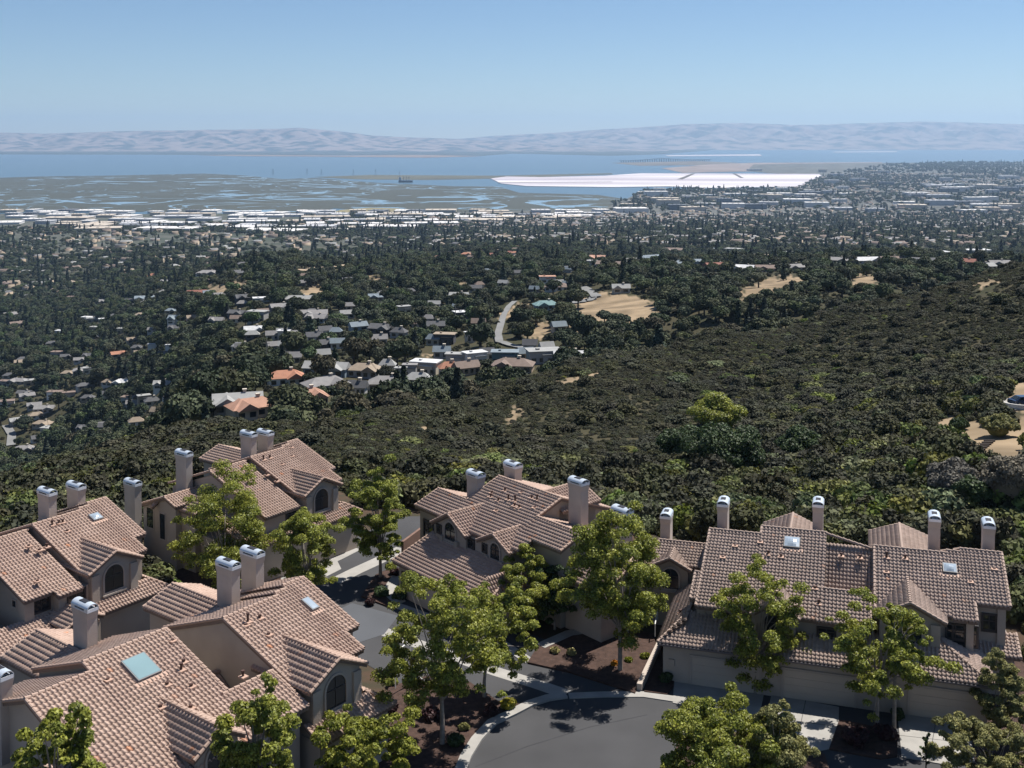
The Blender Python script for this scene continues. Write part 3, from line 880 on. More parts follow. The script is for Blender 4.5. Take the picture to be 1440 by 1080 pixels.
# ------------------------------------------------------------------ terrain: a height field fitted through measured points
CTRL = [  # photo x, photo y, forward distance in metres
 (0, 705, 140), (0, 690, 165), (100, 672, 150), (100, 655, 178), (200, 640, 170), (200, 622, 195), (300, 607, 200), (400, 640, 160), (400, 604, 205),
 (550, 640, 160), (550, 575, 230), (700, 650, 155), (700, 600, 200), (700, 560, 240), (700, 538, 272), (850, 690, 135), (850, 600, 195), (850, 502, 300),
 (1000, 690, 135), (1000, 600, 195), (1000, 520, 270), (1000, 471, 332), (1200, 700, 125), (1200, 600, 185), (1200, 500, 275), (1200, 429, 367),
 (1440, 660, 122), (1440, 620, 142), (1440, 560, 172), (1440, 480, 240), (1440, 385, 402), (1600, 600, 150), (1600, 370, 430),
 (455, 523, 413), (410, 535, 385), (500, 545, 380), (600, 530, 400), (710, 500, 430), (800, 505, 418), (340, 574, 310), (256, 592, 330), (427, 566, 330),
 (60, 632, 770), (50, 560, 900), (50, 500, 1150), (50, 450, 1500), (50, 400, 2000), (50, 350, 2700), (50, 322, 3350), (0, 640, 760), (-200, 600, 850), (-200, 400, 2000),
 (200, 590, 600), (150, 620, 560), (200, 500, 900), (200, 430, 1300), (200, 380, 1900), (200, 330, 2950),
 (300, 540, 520), (300, 480, 700), (300, 420, 930), (320, 392, 1130), (330, 374, 1300), (310, 345, 2500),
 (450, 450, 650), (450, 400, 950), (450, 374, 1220), (450, 342, 2500), (600, 460, 600), (600, 400, 900), (600, 368, 1280), (600, 345, 2300),
 (750, 450, 560), (750, 400, 800), (750, 370, 1120), (750, 348, 1750), (750, 334, 2500), (900, 432, 560), (900, 400, 660), (850, 372, 1000), (1000, 440, 480), (1000, 400, 680), (1000, 372, 1000),
 (1100, 420, 520), (1200, 410, 520), (1200, 387, 720), (1200, 366, 960), (1330, 392, 650), (1330, 368, 950), (1440, 374, 900), (1600, 372, 920),
 (1000, 341, 2100), (1200, 341, 2100), (1440, 341, 2100), (1000, 320, 3000), (1440, 320, 3000), (900, 330, 2600)]
CTRL_Z = [  # photo x, distance, height (hidden ground)
 (0, 260, -70), (100, 260, -62), (200, 260, -45), (300, 245, -30), (400, 255, -31), (550, 290, -36), (700, 330, -40), (850, 355, -40), (1000, 390, -42), (1200, 430, -32), (1440, 480, -40),
 (330, 1700, -160), (450, 1700, -155), (600, 1700, -140), (850, 1400, -115), (1000, 1400, -112), (1200, 1350, -112), (1440, 1300, -112), (0, 420, -125), (100, 420, -110)]
for px_ in (-300, 0, 200, 400, 600, 800, 1000, 1200, 1440, 1740):
    CTRL_Z += [(px_, 4200, -246.5), (px_, 5200, -252), (px_, 8000, -252)]
    CTRL_Z += [(px_, 100, 0 if px_ < 1300 else 0.5), (px_, 70, 0), (px_, 40, 0)]
def azd(px): return np.arctan((np.asarray(px, float) - 720) / F)
pts = []
for px_, py_, d_ in CTRL:
    r_ = ray(px_, py_); pts.append((float(azd(px_)), d_, CZ + r_[2] * d_ / r_[1]))
for px_, d_, z_ in CTRL_Z: pts.append((float(azd(px_)), d_, z_))
pts = np.array(pts)
def tx(az, d): return np.stack([np.clip(az, -.62, .62) * 5.0, np.log(d) * 1.6], -1)
CP = tx(pts[:, 0], pts[:, 1])
def tker(r2): return 0.5 * r2 * np.log(r2 + 1e-12)
n_ = len(CP)
K_ = tker(((CP[:, None] - CP[None]) ** 2).sum(-1)) + np.eye(n_) * 2e-3
P_ = np.concatenate([np.ones((n_, 1)), CP], 1)
SOL = np.linalg.solve(np.block([[K_, P_], [P_.T, np.zeros((3, 3))]]), np.concatenate([pts[:, 2], np.zeros(3)]))
EDGE_PX = np.array([-400, 0, 200, 400, 520, 700, 850, 1000, 1440, 1900]); EDGE_D = np.array([112, 113, 128, 130, 119, 118, 112, 107, 104, 100.])
CR_PX = np.array([-300, 0, 100, 200, 300, 400, 550, 700, 850, 1000, 1200, 1440, 1800]); CR_D = np.array([150, 165, 178, 195, 200, 205, 232, 272, 300, 332, 367, 402, 430.])
def hnoise(x, y, seed=0):
    v = np.zeros_like(x)
    for k, (f, a) in enumerate(((1 / 37., 1.), (1 / 17., .5), (1 / 90., 1.6))):
        v = v + a * np.sin(x * f * 2.1 + 1.3 * k + seed + 2 * np.sin(y * f * 1.7 + k)) * np.cos(y * f * 1.9 + .7 * k - seed)
    return v
def terr(x, y):
    x = np.asarray(x, float); y = np.asarray(y, float); shp = x.shape
    x = x.ravel(); y = y.ravel()
    az = np.arctan2(x, y); d = np.maximum(np.hypot(x, y) * np.cos(np.clip(az, -.6, .6)), 20.)
    out = np.empty(len(x))
    for i in range(0, len(x), 20000):
        q = tx(az[i:i + 20000], d[i:i + 20000])
        k = tker(((q[:, None] - CP[None]) ** 2).sum(-1))
        out[i:i + 20000] = k @ SOL[:n_] + SOL[n_] + q @ SOL[n_ + 1:]
    px = 720 + F * np.tan(np.clip(az, -1.2, 1.2))
    e = np.interp(px, EDGE_PX, EDGE_D)
    t = np.clip((d - e) / 14, 0, 1); t = t * t * (3 - 2 * t)
    amp = np.clip((d - e - 10) / 60, 0, 1) * np.clip((3800 - d) / 1500, 0, 1)
    out = out + amp * hnoise(x, y) * np.where(d < 450, .3, 1.0)
    far = np.clip((d - 4150) / 500, 0, 1)
    out = out * (1 - far) + (-252) * far
    return (out * t - 0.03).reshape(shp)

AZS = np.concatenate([np.linspace(-3.13, -.72, 50), np.linspace(-.7, .7, 640), np.linspace(.72, 3.13, 50)])
DS = np.concatenate([[0.5], np.exp(np.linspace(math.log(15), math.log(6000), 560))])
AA, DD = np.meshgrid(AZS, DS, indexing='ij')
RR = DD / np.cos(np.clip(AA, -.6, .6))
GX, GY = RR * np.sin(AA), RR * np.cos(AA)
GZ = terr(GX, GY)
def g_hit(px, py):
    """first visible terrain point at a photo pixel"""
    a = float(azd(px)); r = np.exp(np.linspace(math.log(60), math.log(6000), 1500))
    x, y = r * math.sin(a), r * math.cos(a)
    z = terr(x, y); _, yy = proj(np.stack([x, y, z], -1))
    i = int(np.argmax(yy <= py))
    return np.array([x[i], y[i], z[i]])
# horizon table for visibility tests
SL = np.full((len(AZS), len(DS)), -9.)
EL = (GZ - CZ) / np.maximum(RR, 1)
RUN = np.maximum.accumulate(EL, 1)
def visible(x, y, z, h):
    az = np.arctan2(x, y); r = np.hypot(x, y)
    ia = np.clip(np.searchsorted(AZS, az), 0, len(AZS) - 1)
    idd = np.clip(np.searchsorted(DS, r * np.cos(az)) - 2, 0, len(DS) - 1)
    return (z + h - CZ) / r > RUN[ia, idd] - 0.0005
def in_poly(px, py, poly):
    c = np.zeros(np.shape(px), bool); n = len(poly)
    for i in range(n):
        (x0, y0), (x1, y1) = poly[i], poly[(i + 1) % n]
        if y0 == y1: continue
        c ^= ((y0 > py) != (y1 > py)) & (px < (x1 - x0) * (py - y0) / (y1 - y0) + x0)
    return c
CLEAR = [[(803, 447), (815, 415), (850, 410), (905, 420), (928, 432), (918, 450), (880, 462), (850, 452), (830, 458), (805, 468)], [(738, 470), (750, 457), (778, 452), (772, 470), (745, 480)],
 [(1040, 412), (1075, 392), (1130, 387), (1137, 399), (1095, 404), (1050, 426)], [(1193, 389), (1237, 385), (1232, 399), (1200, 402)], [(1362, 402), (1385, 394), (1410, 389), (1402, 399), (1375, 405)],
 [(288, 402), (350, 394), (352, 409), (300, 417)], [(368, 404), (402, 412), (382, 420)], [(418, 407), (462, 400), (457, 415), (425, 419)], [(512, 387), (548, 398), (545, 404), (515, 402)], [(640, 395), (655, 398), (650, 408), (640, 406)],
 [(1312, 604), (1326, 583), (1372, 590), (1410, 600), (1440, 585), (1470, 600), (1460, 650), (1395, 655), (1385, 640), (1340, 622)], [(700, 440), (738, 425), (745, 432), (712, 452)], [(1405, 545), (1470, 530), (1470, 580), (1405, 578)],
 [(722, 572), (732, 570), (733, 585), (712, 603), (706, 600)], [(590, 602), (607, 595), (604, 606), (590, 610)], [(755, 548), (790, 535), (850, 520), (850, 524), (760, 553)], [(210, 655), (290, 612), (292, 618), (214, 663)], [(590, 520), (600, 497), (606, 500), (598, 522)]]
def clearing(px, py, grow=0.0):
    m = np.zeros(np.shape(px), bool)
    jx = 5 * np.sin(np.asarray(py) * .9 + 2 * np.sin(np.asarray(px) * .21)) + 3 * np.sin(np.asarray(px) * .7)
    jy = 2.2 * np.sin(np.asarray(px) * .33 + 1.7 * np.sin(np.asarray(py) * .5)) + 1.2 * np.sin(np.asarray(px) * .9)
    for p in CLEAR: m |= in_poly(px + jx, py + jy, p)
    return m
# ground colours are real ground cover: dry grass, leaf litter, town soil
px_, py_ = proj(np.stack([GX, GY, GZ], -1))
front = GY > 30
tan_ = np.zeros(GX.shape)
tan_[front] = clearing(px_[front], py_[front]).astype(float)
ED = np.interp(720 + F * np.tan(np.clip(AA, -1.2, 1.2)), EDGE_PX, EDGE_D)
town = np.clip((DD - 1500) / 1200, 0, 1)
me = np_mesh("terrain", np.stack([GX, GY, GZ], -1).reshape(-1, 3),
    (lambda i, j: np.stack([i * len(DS) + j, i * len(DS) + j + 1, (i + 1) * len(DS) + j + 1, (i + 1) * len(DS) + j], -1).reshape(-1, 4)[:, ::-1])(*np.meshgrid(np.arange(len(AZS) - 1), np.arange(len(DS) - 1), indexing='ij')), [])
att = me.color_attributes.new("cover", 'FLOAT_COLOR', 'POINT')
att.data.foreach_set("color", np.stack([tan_.ravel(), town.ravel(), (DD > ED + 4).astype(float).ravel(), np.ones(tan_.size)], -1).astype(np.float32).ravel())
me.polygons.foreach_set("use_smooth", np.ones(len(me.polygons), bool))
tm = bpy.data.materials.new("ground_cover"); tm.use_nodes = True
nt = tm.node_tree; b = nt.nodes["Principled BSDF"]; b.inputs["Roughness"].default_value = 1; b.inputs["Specular IOR Level"].default_value = .1
va = nt.nodes.new("ShaderNodeVertexColor"); va.layer_name = "cover"
sp = nt.nodes.new("ShaderNodeSeparateColor"); nt.links.new(va.outputs[0], sp.inputs[0])
def noise_mix(c1, c2, scale):
    tc = nt.nodes.new("ShaderNodeTexCoord"); n = nt.nodes.new("ShaderNodeTexNoise"); n.inputs["Scale"].default_value = scale; n.inputs["Detail"].default_value = 8
    nt.links.new(tc.outputs["Object"], n.inputs["Vector"])
    mr = nt.nodes.new("ShaderNodeMapRange"); mr.inputs[1].default_value = .38; mr.inputs[2].default_value = .62; nt.links.new(n.outputs[0], mr.inputs[0])
    x = nt.nodes.new("ShaderNodeMix"); x.data_type = 'RGBA'; x.inputs[6].default_value = (*c1, 1); x.inputs[7].default_value = (*c2, 1); nt.links.new(mr.outputs[0], x.inputs[0])
    return x.outputs[2]
def mixc(f, a, c):
    x = nt.nodes.new("ShaderNodeMix"); x.data_type = 'RGBA'; nt.links.new(f, x.inputs[0]); nt.links.new(a, x.inputs[6]); nt.links.new(c, x.inputs[7]); return x.outputs[2]
soil = noise_mix((0.075, 0.05, 0.035), (0.05, 0.045, 0.03), .6)
wood = noise_mix((0.040, 0.041, 0.022), (0.058, 0.051, 0.030), .05)
grass = noise_mix((0.30, 0.225, 0.145), (0.165, 0.125, 0.08), .06)
twn = noise_mix((0.10, 0.10, 0.085), (0.05, 0.06, 0.045), .012)
c_ = mixc(sp.outputs[2], soil, wood); c_ = mixc(sp.outputs[1], c_, twn); c_ = mixc(sp.outputs[0], c_, grass)
nt.links.new(c_, b.inputs["Base Color"])
me.materials.append(tm)
tag(link("terrain", me), kind="structure")

# ------------------------------------------------------------------ street level: asphalt, kerbs, concrete, planting beds
def px_sheet(name, poly, z, m, thick=0.0, label=None, zb=None, kind="structure"):
    w = [onz(x, y, z if zb is None else zb) for x, y in poly]
    mb = MB()
    if thick > 0:
        mb.prism([(p[0], p[1], p[2] - thick) for p in w], (0, 0, thick))
    else: mb.add([(p[0], p[1], p[2]) for p in w], [tuple(range(len(w)))])
    bm = bmesh.new(); me = mb.mesh(name, m); bm.from_mesh(me); bmesh.ops.recalc_face_normals(bm, faces=bm.faces)
    if thick == 0:
        for f in bm.faces:
            if f.normal.z < 0: f.normal_flip()
    bm.to_mesh(me); bm.free()
    return tag(link(name, me), kind=kind)
def strip(name, line, w, z, m, thick):
    """a band of width w metres along a photo polyline lying at height z"""
    P = [onz(x, y, z) for x, y in line]; L, Rr = [], []
    for i, p in enumerate(P):
        t = P[min(i + 1, len(P) - 1)] - P[max(i - 1, 0)]; t = t / np.linalg.norm(t); nn = np.array([-t[1], t[0], 0])
        L.append(p + nn * w / 2); Rr.append(p - nn * w / 2)
    mb = MB()
    for i in range(len(P) - 1):
        mb.prism([q - np.array([0, 0, thick]) for q in (L[i], L[i + 1], Rr[i + 1], Rr[i])], (0, 0, thick))
    return tag(mb.build(name, m), kind="structure")
px_sheet("street", [(380, 850), (385, 812), (470, 770), (560, 726), (640, 726), (590, 790), (600, 830), (700, 880), (790, 905), (850, 900), (940, 930), (1020, 940), (1300, 980), (1440, 1010), (1440, 1500), (500, 1500), (560, 1040), (560, 960), (440, 890)], 0.0, ASPH)
# planting beds raised by a kerb
px_sheet("planting_bed", [(742, 931), (758, 905), (800, 890), (860, 880), (918, 890), (924, 912), (893, 974), (872, 967), (800, 944)], .13, MULCH, .14)
px_sheet("planting_bed", [(548, 965), (600, 950), (640, 945), (700, 985), (742, 991), (722, 1002), (692, 1014), (668, 1040), (650, 1075), (640, 1100), (540, 1150), (470, 1100), (520, 1010)], .13, MULCH, .14)
px_sheet("planting_bed", [(508, 838), (528, 808), (556, 795), (560, 812), (548, 830), (562, 846), (548, 853)], .13, MULCH, .14)
px_sheet("planting_bed", [(1166, 1052), (1180, 1012), (1215, 1018), (1262, 1030), (1262, 1062), (1240, 1066)], .13, MULCH, .14)
px_sheet("planting_bed", [(906, 972), (925, 908), (948, 912), (948, 962), (938, 976)], .11, MULCH, .12)
px_sheet("planting_bed", [(240, 880), (250, 800), (380, 760), (400, 800), (380, 850)], .1, MULCH, .12)
px_sheet("planting_bed", [(1362, 1010), (1400, 925), (1500, 900), (1600, 1000), (1500, 1200), (1330, 1200), (1290, 1110), (1372, 1075)], .15, MULCH, .17)
px_sheet("planting_bed", [(905, 1130), (960, 1035), (1060, 1028), (1160, 1060), (1180, 1130), (1100, 1300), (900, 1300)], .15, MULCH, .17)
# concrete: valley gutter, kerb ring, driveways
strip("concrete_gutter", [(494, 869), (540, 888), (620, 917), (700, 945), (752, 961), (796, 976)], 1.3, .008, CONC, .05)
strip("concrete_gutter", [(470, 818), (500, 803), (535, 787), (566, 771)], 1.5, .008, CONC, .05)
strip("concrete_gutter", [(440, 800), (475, 784), (530, 756)], 1.2, .008, CONC, .05)
strip("kerb", [(796, 976), (770, 980), (745, 988), (722, 1000), (692, 1014), (670, 1038), (655, 1062), (640, 1100)], .75, .15, CONC, .17)
strip("kerb", [(800, 978), (850, 976), (905, 976), (945, 982), (1000, 992), (1040, 1001)], .8, .06, CONC, .1)
strip("path", [(562, 846), (545, 832), (556, 815), (566, 800)], 1.1, .14, CONC, .16)
strip("path", [(760, 908), (800, 890), (840, 884), (890, 880)], 1.0, .15, CONC, .17)
strip("kerb", [(556, 850), (590, 862), (640, 880), (700, 900), (745, 930)], .9, .06, CONC, .1)
for nm_, ln_ in (("saw_cut", [(1040, 966), (1037, 1000)]), ("saw_cut", [(1133, 985), (1120, 1046)]), ("saw_cut", [(1317, 1010), (1306, 1070)]), ("saw_cut", [(1266, 1034), (1372, 1046)]), ("saw_cut", [(1078, 1008), (1179, 1022)])):  # thin dark control joints across the driveways
    strip(nm_, ln_, .05, .066, mat("control_joint_dark", (.11, .105, .10), 1), .008)
px_sheet("driveway", [(948, 958), (1040, 966), (1075, 972), (1068, 1006), (1010, 1001), (946, 988)], .05, CONC, .1)
px_sheet("driveway", [(1085, 976), (1180, 994), (1178, 1050), (1140, 1058), (1070, 1040)], .052, CONC, .1)
px_sheet("driveway", [(1262, 1003), (1375, 1018), (1372, 1072), (1335, 1076), (1268, 1064)], .06, CONC, .1)
px_sheet("driveway", [(470, 860), (495, 848), (560, 866), (540, 892), (500, 905), (440, 890)], .012, mat("pale_asphalt", (.085, .09, .10), .9, .15, .3), .05)
px_sheet("driveway", [(300, 900), (360, 800), (470, 780), (480, 800), (400, 840), (380, 890)], .014, CONC, .05)
PATCH = mat("asphalt_patch", (.046, .046, .05), .95, .2, .6)
strip("asphalt_seam", [(668, 1078), (740, 1050), (830, 1022), (910, 1005)], .10, .005, PATCH, .004)
strip("asphalt_seam", [(520, 868), (600, 896), (700, 930)], .08, .005, PATCH, .004)
# low stucco walls
def wall_strip(name, line, w, h, label, m=TRIM):
    P = [onz(x, y, 0) for x, y in line]; mb = MB()
    for p, q in zip(P[:-1], P[1:]):
        t = (q - p) / np.linalg.norm(q - p); nn = np.array([-t[1], t[0], 0]) * w / 2
        mb.prism([p + nn, q + nn, q - nn, p - nn], (0, 0, h))
    return tag(mb.build(name, m), label, "low wall", None)
wall_strip("garden_wall", [(899, 972), (930, 906)], .38, .55, "low stucco garden wall between the mulch bed and the first garage")
BRICKW = mat("brick_fence", (.20, .12, .09), .9, .3, 1.5)
f_ = wall_strip("courtyard_wall", [(566, 786), (592, 766), (640, 742)], .25, 1.7, "reddish brown courtyard wall behind the middle block's garage", BRICKW)
f_["category"] = "wall"
def railing(label, line, h=.95, z=0.0):
    P = [onz(x, y, z) for x, y in line]; WH = mat("white_rail", (.72, .72, .70), .5)
    o = empty("handrail", P[0]); tag(o, label, "handrail")
    P = [p - P[0] for p in P]
    a = MB(); a.tube([p + np.array([0, 0, h]) for p in P], .045, 6); a.build("rail", WH, o)
    for p in P:
        q = MB(); q.tube([p, p + np.array([0, 0, h])], .04, 6); q.build("post", WH, o)
railing("white handrail rising beside the nearest block's entry steps", [(556, 934), (566, 926), (577, 917)], .9, .9)
railing("white handrail at the foot of the nearest block's entry", [(556, 968), (572, 958), (583, 952)], .9, .6)
railing("lowest white handrail behind the big street tree", [(588, 968), (602, 978)], .9, .4)
railing("white handrail beside the first garage's side passage", [(921, 895), (925, 872)], 1.0, .4)

# ------------------------------------------------------------------ vegetation prototypes
def leaf_quads(P, N, size, rng, asp=1.0):
    """one quad per point, facing roughly along N"""
    k = len(P)
    N = N + rng.normal(0, .55, (k, 3)); N /= np.linalg.norm(N, axis=1, keepdims=True) + 1e-9
    a = np.cross(N, rng.normal(0, 1, (k, 3))); a /= np.linalg.norm(a, axis=1, keepdims=True) + 1e-9
    b = np.cross(N, a)
    s = (size * rng.uniform(.6, 1.35, k))[:, None] if np.isscalar(size) else (size * rng.uniform(.6, 1.35, k))[:, None]
    bend = N * s * .25
    V = np.stack([P - a * s - b * s * asp * .6, P + a * s * .7 - b * s * asp - bend, P + a * s + b * s * asp * .6, P - a * s * .7 + b * s * asp - bend], 1).reshape(-1, 3)
    return V, np.arange(k * 4).reshape(-1, 4)
def sphere_pts(k, rng):
    v = rng.normal(0, 1, (k, 3)); return v / np.linalg.norm(v, axis=1, keepdims=True)
def clumps(centres, radii, per, size, rng, flat=.8, fill=.35):
    P, N = [], []
    for c, r in zip(centres, radii):
        n = max(6, int(per * (r / np.mean(radii)) ** 2))
        d = sphere_pts(n, rng); d[:, 2] = np.where(d[:, 2] < -.3, -d[:, 2] * .6, d[:, 2])
        rr = r * (1 - fill * rng.random(n) ** 2)
        p = d * rr[:, None]; p[:, 2] *= flat
        P.append(c + p); N.append(d + np.array([0, 0, .25]))
    return leaf_quads(np.concatenate(P), np.concatenate(N), size, rng)
def core(c, r, rng, n1=7, n2=5):
    """a few-sided dark twig mass inside a dense crown, so that one cannot see straight through it"""
    V = [(c[0], c[1], c[2] + r[2])]
    for i in range(1, n2):
        for j in range(n1):
            a, t = 2 * math.pi * j / n1, math.pi * i / n2
            k = rng.uniform(.85, 1.1)
            V.append((c[0] + r[0] * k * math.sin(t) * math.cos(a), c[1] + r[1] * k * math.sin(t) * math.sin(a), c[2] + r[2] * math.cos(t)))
    Q = []
    for i in range(n2 - 2):
        for j in range(n1):
            a = 1 + i * n1 + j; b = 1 + i * n1 + (j + 1) % n1
            Q.append((a, a + n1, b + n1, b))
    return np.array(V), np.array(Q)
def join(parts):
    V, Q, M = [], [], []; n = 0
    for v, q, m in parts:
        V.append(v); Q.append(q + n); M.append(np.full(len(q), m)); n += len(v)
    return np.concatenate(V), np.concatenate(Q), np.concatenate(M)
def trunk_quads(p, q, r0, r1, k=6):
    p, q = np.array(p, float), np.array(q, float); V = []
    for c, r in ((p, r0), (q, r1)):
        for j in range(k): V.append(c + r * np.array([math.cos(2 * math.pi * j / k), math.sin(2 * math.pi * j / k), 0]))
    return np.array(V), np.array([(j, (j + 1) % k, k + (j + 1) % k, k + j) for j in range(k)])
def oak_proto(seed, leaf, nl=18, per=100, tall=1.0, sz=.075):
    r = np.random.default_rng(seed)
    d = sphere_pts(nl, r); d[:, 2] = np.abs(d[:, 2]) * .9 - .12
    C = d * r.uniform(.5, .68, (nl, 1)) * np.array([1, 1, .72 * tall]) + np.array([0, 0, .95 * tall])
    R = r.uniform(.3, .48, nl)
    v, q = clumps(C, R, per, sz, r)
    cv, cq = core((0, 0, .92 * tall), (.62, .62, .42 * tall), r)
    t0, t1 = trunk_quads((0, 0, -.15), (0.03, 0.02, .8 * tall), .09, .06)
    V, Q, M = join([(v, q, 0), (cv, cq, 0), (t0, t1, 1)])
    return np_mesh("oak_tree", V, Q, [leaf, BARKD], M)
def shrub_proto(seed, leaf, nl=13, per=105, sz=.066, hgt=.8):
    r = np.random.default_rng(seed)
    d = sphere_pts(nl, r); d[:, 2] = np.abs(d[:, 2])
    C = d * r.uniform(.4, .66, (nl, 1)) * np.array([1, 1, hgt]) + np.array([0, 0, .12])
    v, q = clumps(C, r.uniform(.28, .48, nl), per, sz, r, .85)
    cv, cq = core((0, 0, .2), (.62, .62, .45 * hgt), r)
    V, Q, M = join([(v, q, 0), (cv, cq, 0)])
    return np_mesh("shrub", V, Q, [leaf], M)
def conifer_proto(seed, leaf, rad=1.0, h=4.0, n=420):
    r = np.random.default_rng(seed)
    t = r.random(n) ** .75
    tier = np.floor(t * 11) / 11 + r.uniform(0, .05, n)
    rr = rad * (1 - tier) ** .8 * (.35 + .65 * r.random(n) ** .5) * r.uniform(.8, 1.1, n)
    a = r.uniform(0, 6.283, n)
    P = np.stack([rr * np.cos(a), rr * np.sin(a), .35 + tier * (h - .35) - rr * .25], 1)
    N = np.stack([np.cos(a), np.sin(a), np.full(n, .7)], 1)
    v, q = leaf_quads(P, N, .2 * np.ones(n), r)
    t0, t1 = trunk_quads((0, 0, -.3), (0, 0, h * .95), .1, .02)
    V, Q, M = join([(v, q, 0), (t0, t1, 1)])
    return np_mesh("conifer", V, Q, [leaf, BARKD], M)
OAKS = [oak_proto(11 + i, OAKL, tall=t) for i, t in enumerate((1.0, .85, 1.15, .95))]
SHRUBS = [shrub_proto(31 + i, CHAP, hgt=h) for i, h in enumerate((.8, .65, .95))] + [shrub_proto(41, DRYS, hgt=.6), shrub_proto(42, GREYS, hgt=.75), shrub_proto(43, CHAPG, hgt=.85), shrub_proto(44, RUST, hgt=.7)]
CONS = [conifer_proto(51, CONL), conifer_proto(52, CONL, .8, 4.6), conifer_proto(53, CONL, 1.1, 3.4)]

def instancer(name, protos, P, rot, scl, idx, label, kind="stuff"):
    """one countless mass: points that carry copies of the single plants already standing in the scene"""
    me = bpy.data.meshes.new(name); me.vertices.add(len(P)); me.vertices.foreach_set("co", P.astype(np.float32).ravel())
    for nm, ty, dat in (("rot", 'FLOAT_VECTOR', rot), ("scl", 'FLOAT_VECTOR', scl), ("idx", 'INT', idx)):
        a = me.attributes.new(nm, ty, 'POINT')
        a.data.foreach_set("vector" if ty == 'FLOAT_VECTOR' else "value", (dat.astype(np.float32) if ty == 'FLOAT_VECTOR' else dat.astype(np.int32)).ravel())
    o = link(name, me)
    g = bpy.data.node_groups.new(name, 'GeometryNodeTree')
    g.interface.new_socket("Geometry", in_out='INPUT', socket_type='NodeSocketGeometry'); g.interface.new_socket("Geometry", in_out='OUTPUT', socket_type='NodeSocketGeometry')
    N = g.nodes; L = g.links
    gi, go, ip, jn = N.new("NodeGroupInput"), N.new("NodeGroupOutput"), N.new("GeometryNodeInstanceOnPoints"), N.new("GeometryNodeJoinGeometry")
    for p in protos[::-1]:
        oi = N.new("GeometryNodeObjectInfo"); oi.inputs[0].default_value = p; oi.inputs["As Instance"].default_value = True; oi.transform_space = 'ORIGINAL'
        L.new(oi.outputs["Geometry"], jn.inputs[0])
    def attr(nm, ty):
        a = N.new("GeometryNodeInputNamedAttribute"); a.data_type = ty; a.inputs[0].default_value = nm; return a.outputs[0]
    ip.inputs["Pick Instance"].default_value = True
    er = N.new("FunctionNodeEulerToRotation"); L.new(attr("rot", 'FLOAT_VECTOR'), er.inputs[0])
    L.new(gi.outputs[0], ip.inputs["Points"]); L.new(jn.outputs[0], ip.inputs["Instance"]); L.new(attr("idx", 'INT'), ip.inputs["Instance Index"])
    L.new(er.outputs[0], ip.inputs["Rotation"]); L.new(attr("scl", 'FLOAT_VECTOR'), ip.inputs["Scale"]); L.new(ip.outputs[0], go.inputs[0])
    md = o.modifiers.new("plants", 'NODES'); md.node_group = g
    return tag(o, label, name.replace("_", " "), None, kind)
def polar_scatter(n, px0, px1, d0, d1, rng):
    """n points of equal density over the wedge of ground between two photo columns and two distances"""
    d = np.sqrt(rng.uniform(d0 ** 2, d1 ** 2, n)); px = rng.uniform(px0, px1, n)
    x = d * (px - 720) / F
    z = terr(x, d)
    sx, sy = proj(np.stack([x, d, z], -1))
    return x, d, z, sx, sy

# ------------------------------------------------------------------ houses of the valley
ROOFC = {"grey shingle": (.24, .23, .225), "dark grey": (.11, .11, .115), "brown": (.20, .15, .125), "tan": (.30, .24, .18), "orange tile": (.40, .19, .12), "salmon tile": (.42, .24, .17), "white": (.55, .55, .55), "pale grey": (.31, .31, .30), "blue grey": (.20, .24, .27), "teal": (.17, .27, .27), "red brown": (.26, .11, .08)}
WALLC = {"white": (.66, .65, .62), "cream": (.52, .46, .38), "grey": (.38, .375, .365), "tan": (.38, .30, .22), "blue grey": (.22, .28, .32), "dark": (.09, .09, .10), "teal": (.10, .17, .19), "pink": (.45, .30, .25)}
for k_, c in ROOFC.items(): mat("roof " + k_, c, .85, .22, .5)
for k_, c in WALLC.items(): mat("wall " + k_, c, .9, .1, .3)
AREA_N = {}
HOUSES = []
def area_of(px, py):
    if py > 480 and 370 < px < 860: return "behind the brush ridge"
    if py > 560 and px <= 380: return "below the brush ridge's end"
    if py < 385 and px > 800: return "along the far wooded ridge"
    if 735 <= px and 385 <= py < 480: return "around the dry grass clearing"
    if 230 < px < 480 and py < 470: return "on the left wooded knoll"
    if py < 372: return "in the terracotta district"
    if px <= 230: return "in the left valley"
    return "in the middle wooded valley"
ORD = ["", "second ", "third ", "fourth ", "fifth ", "sixth ", "seventh ", "eighth ", "ninth ", "tenth ", "eleventh ", "twelfth ", "thirteenth ", "fourteenth ", "fifteenth ", "sixteenth ", "seventeenth ", "eighteenth ", "nineteenth ", "twentieth "]
def house(px, py, wpx, roof, wall, kind="gable", hf=None, yaw=None):
    HOUSES.append([px, py, wpx, roof, wall, kind, hf, yaw])
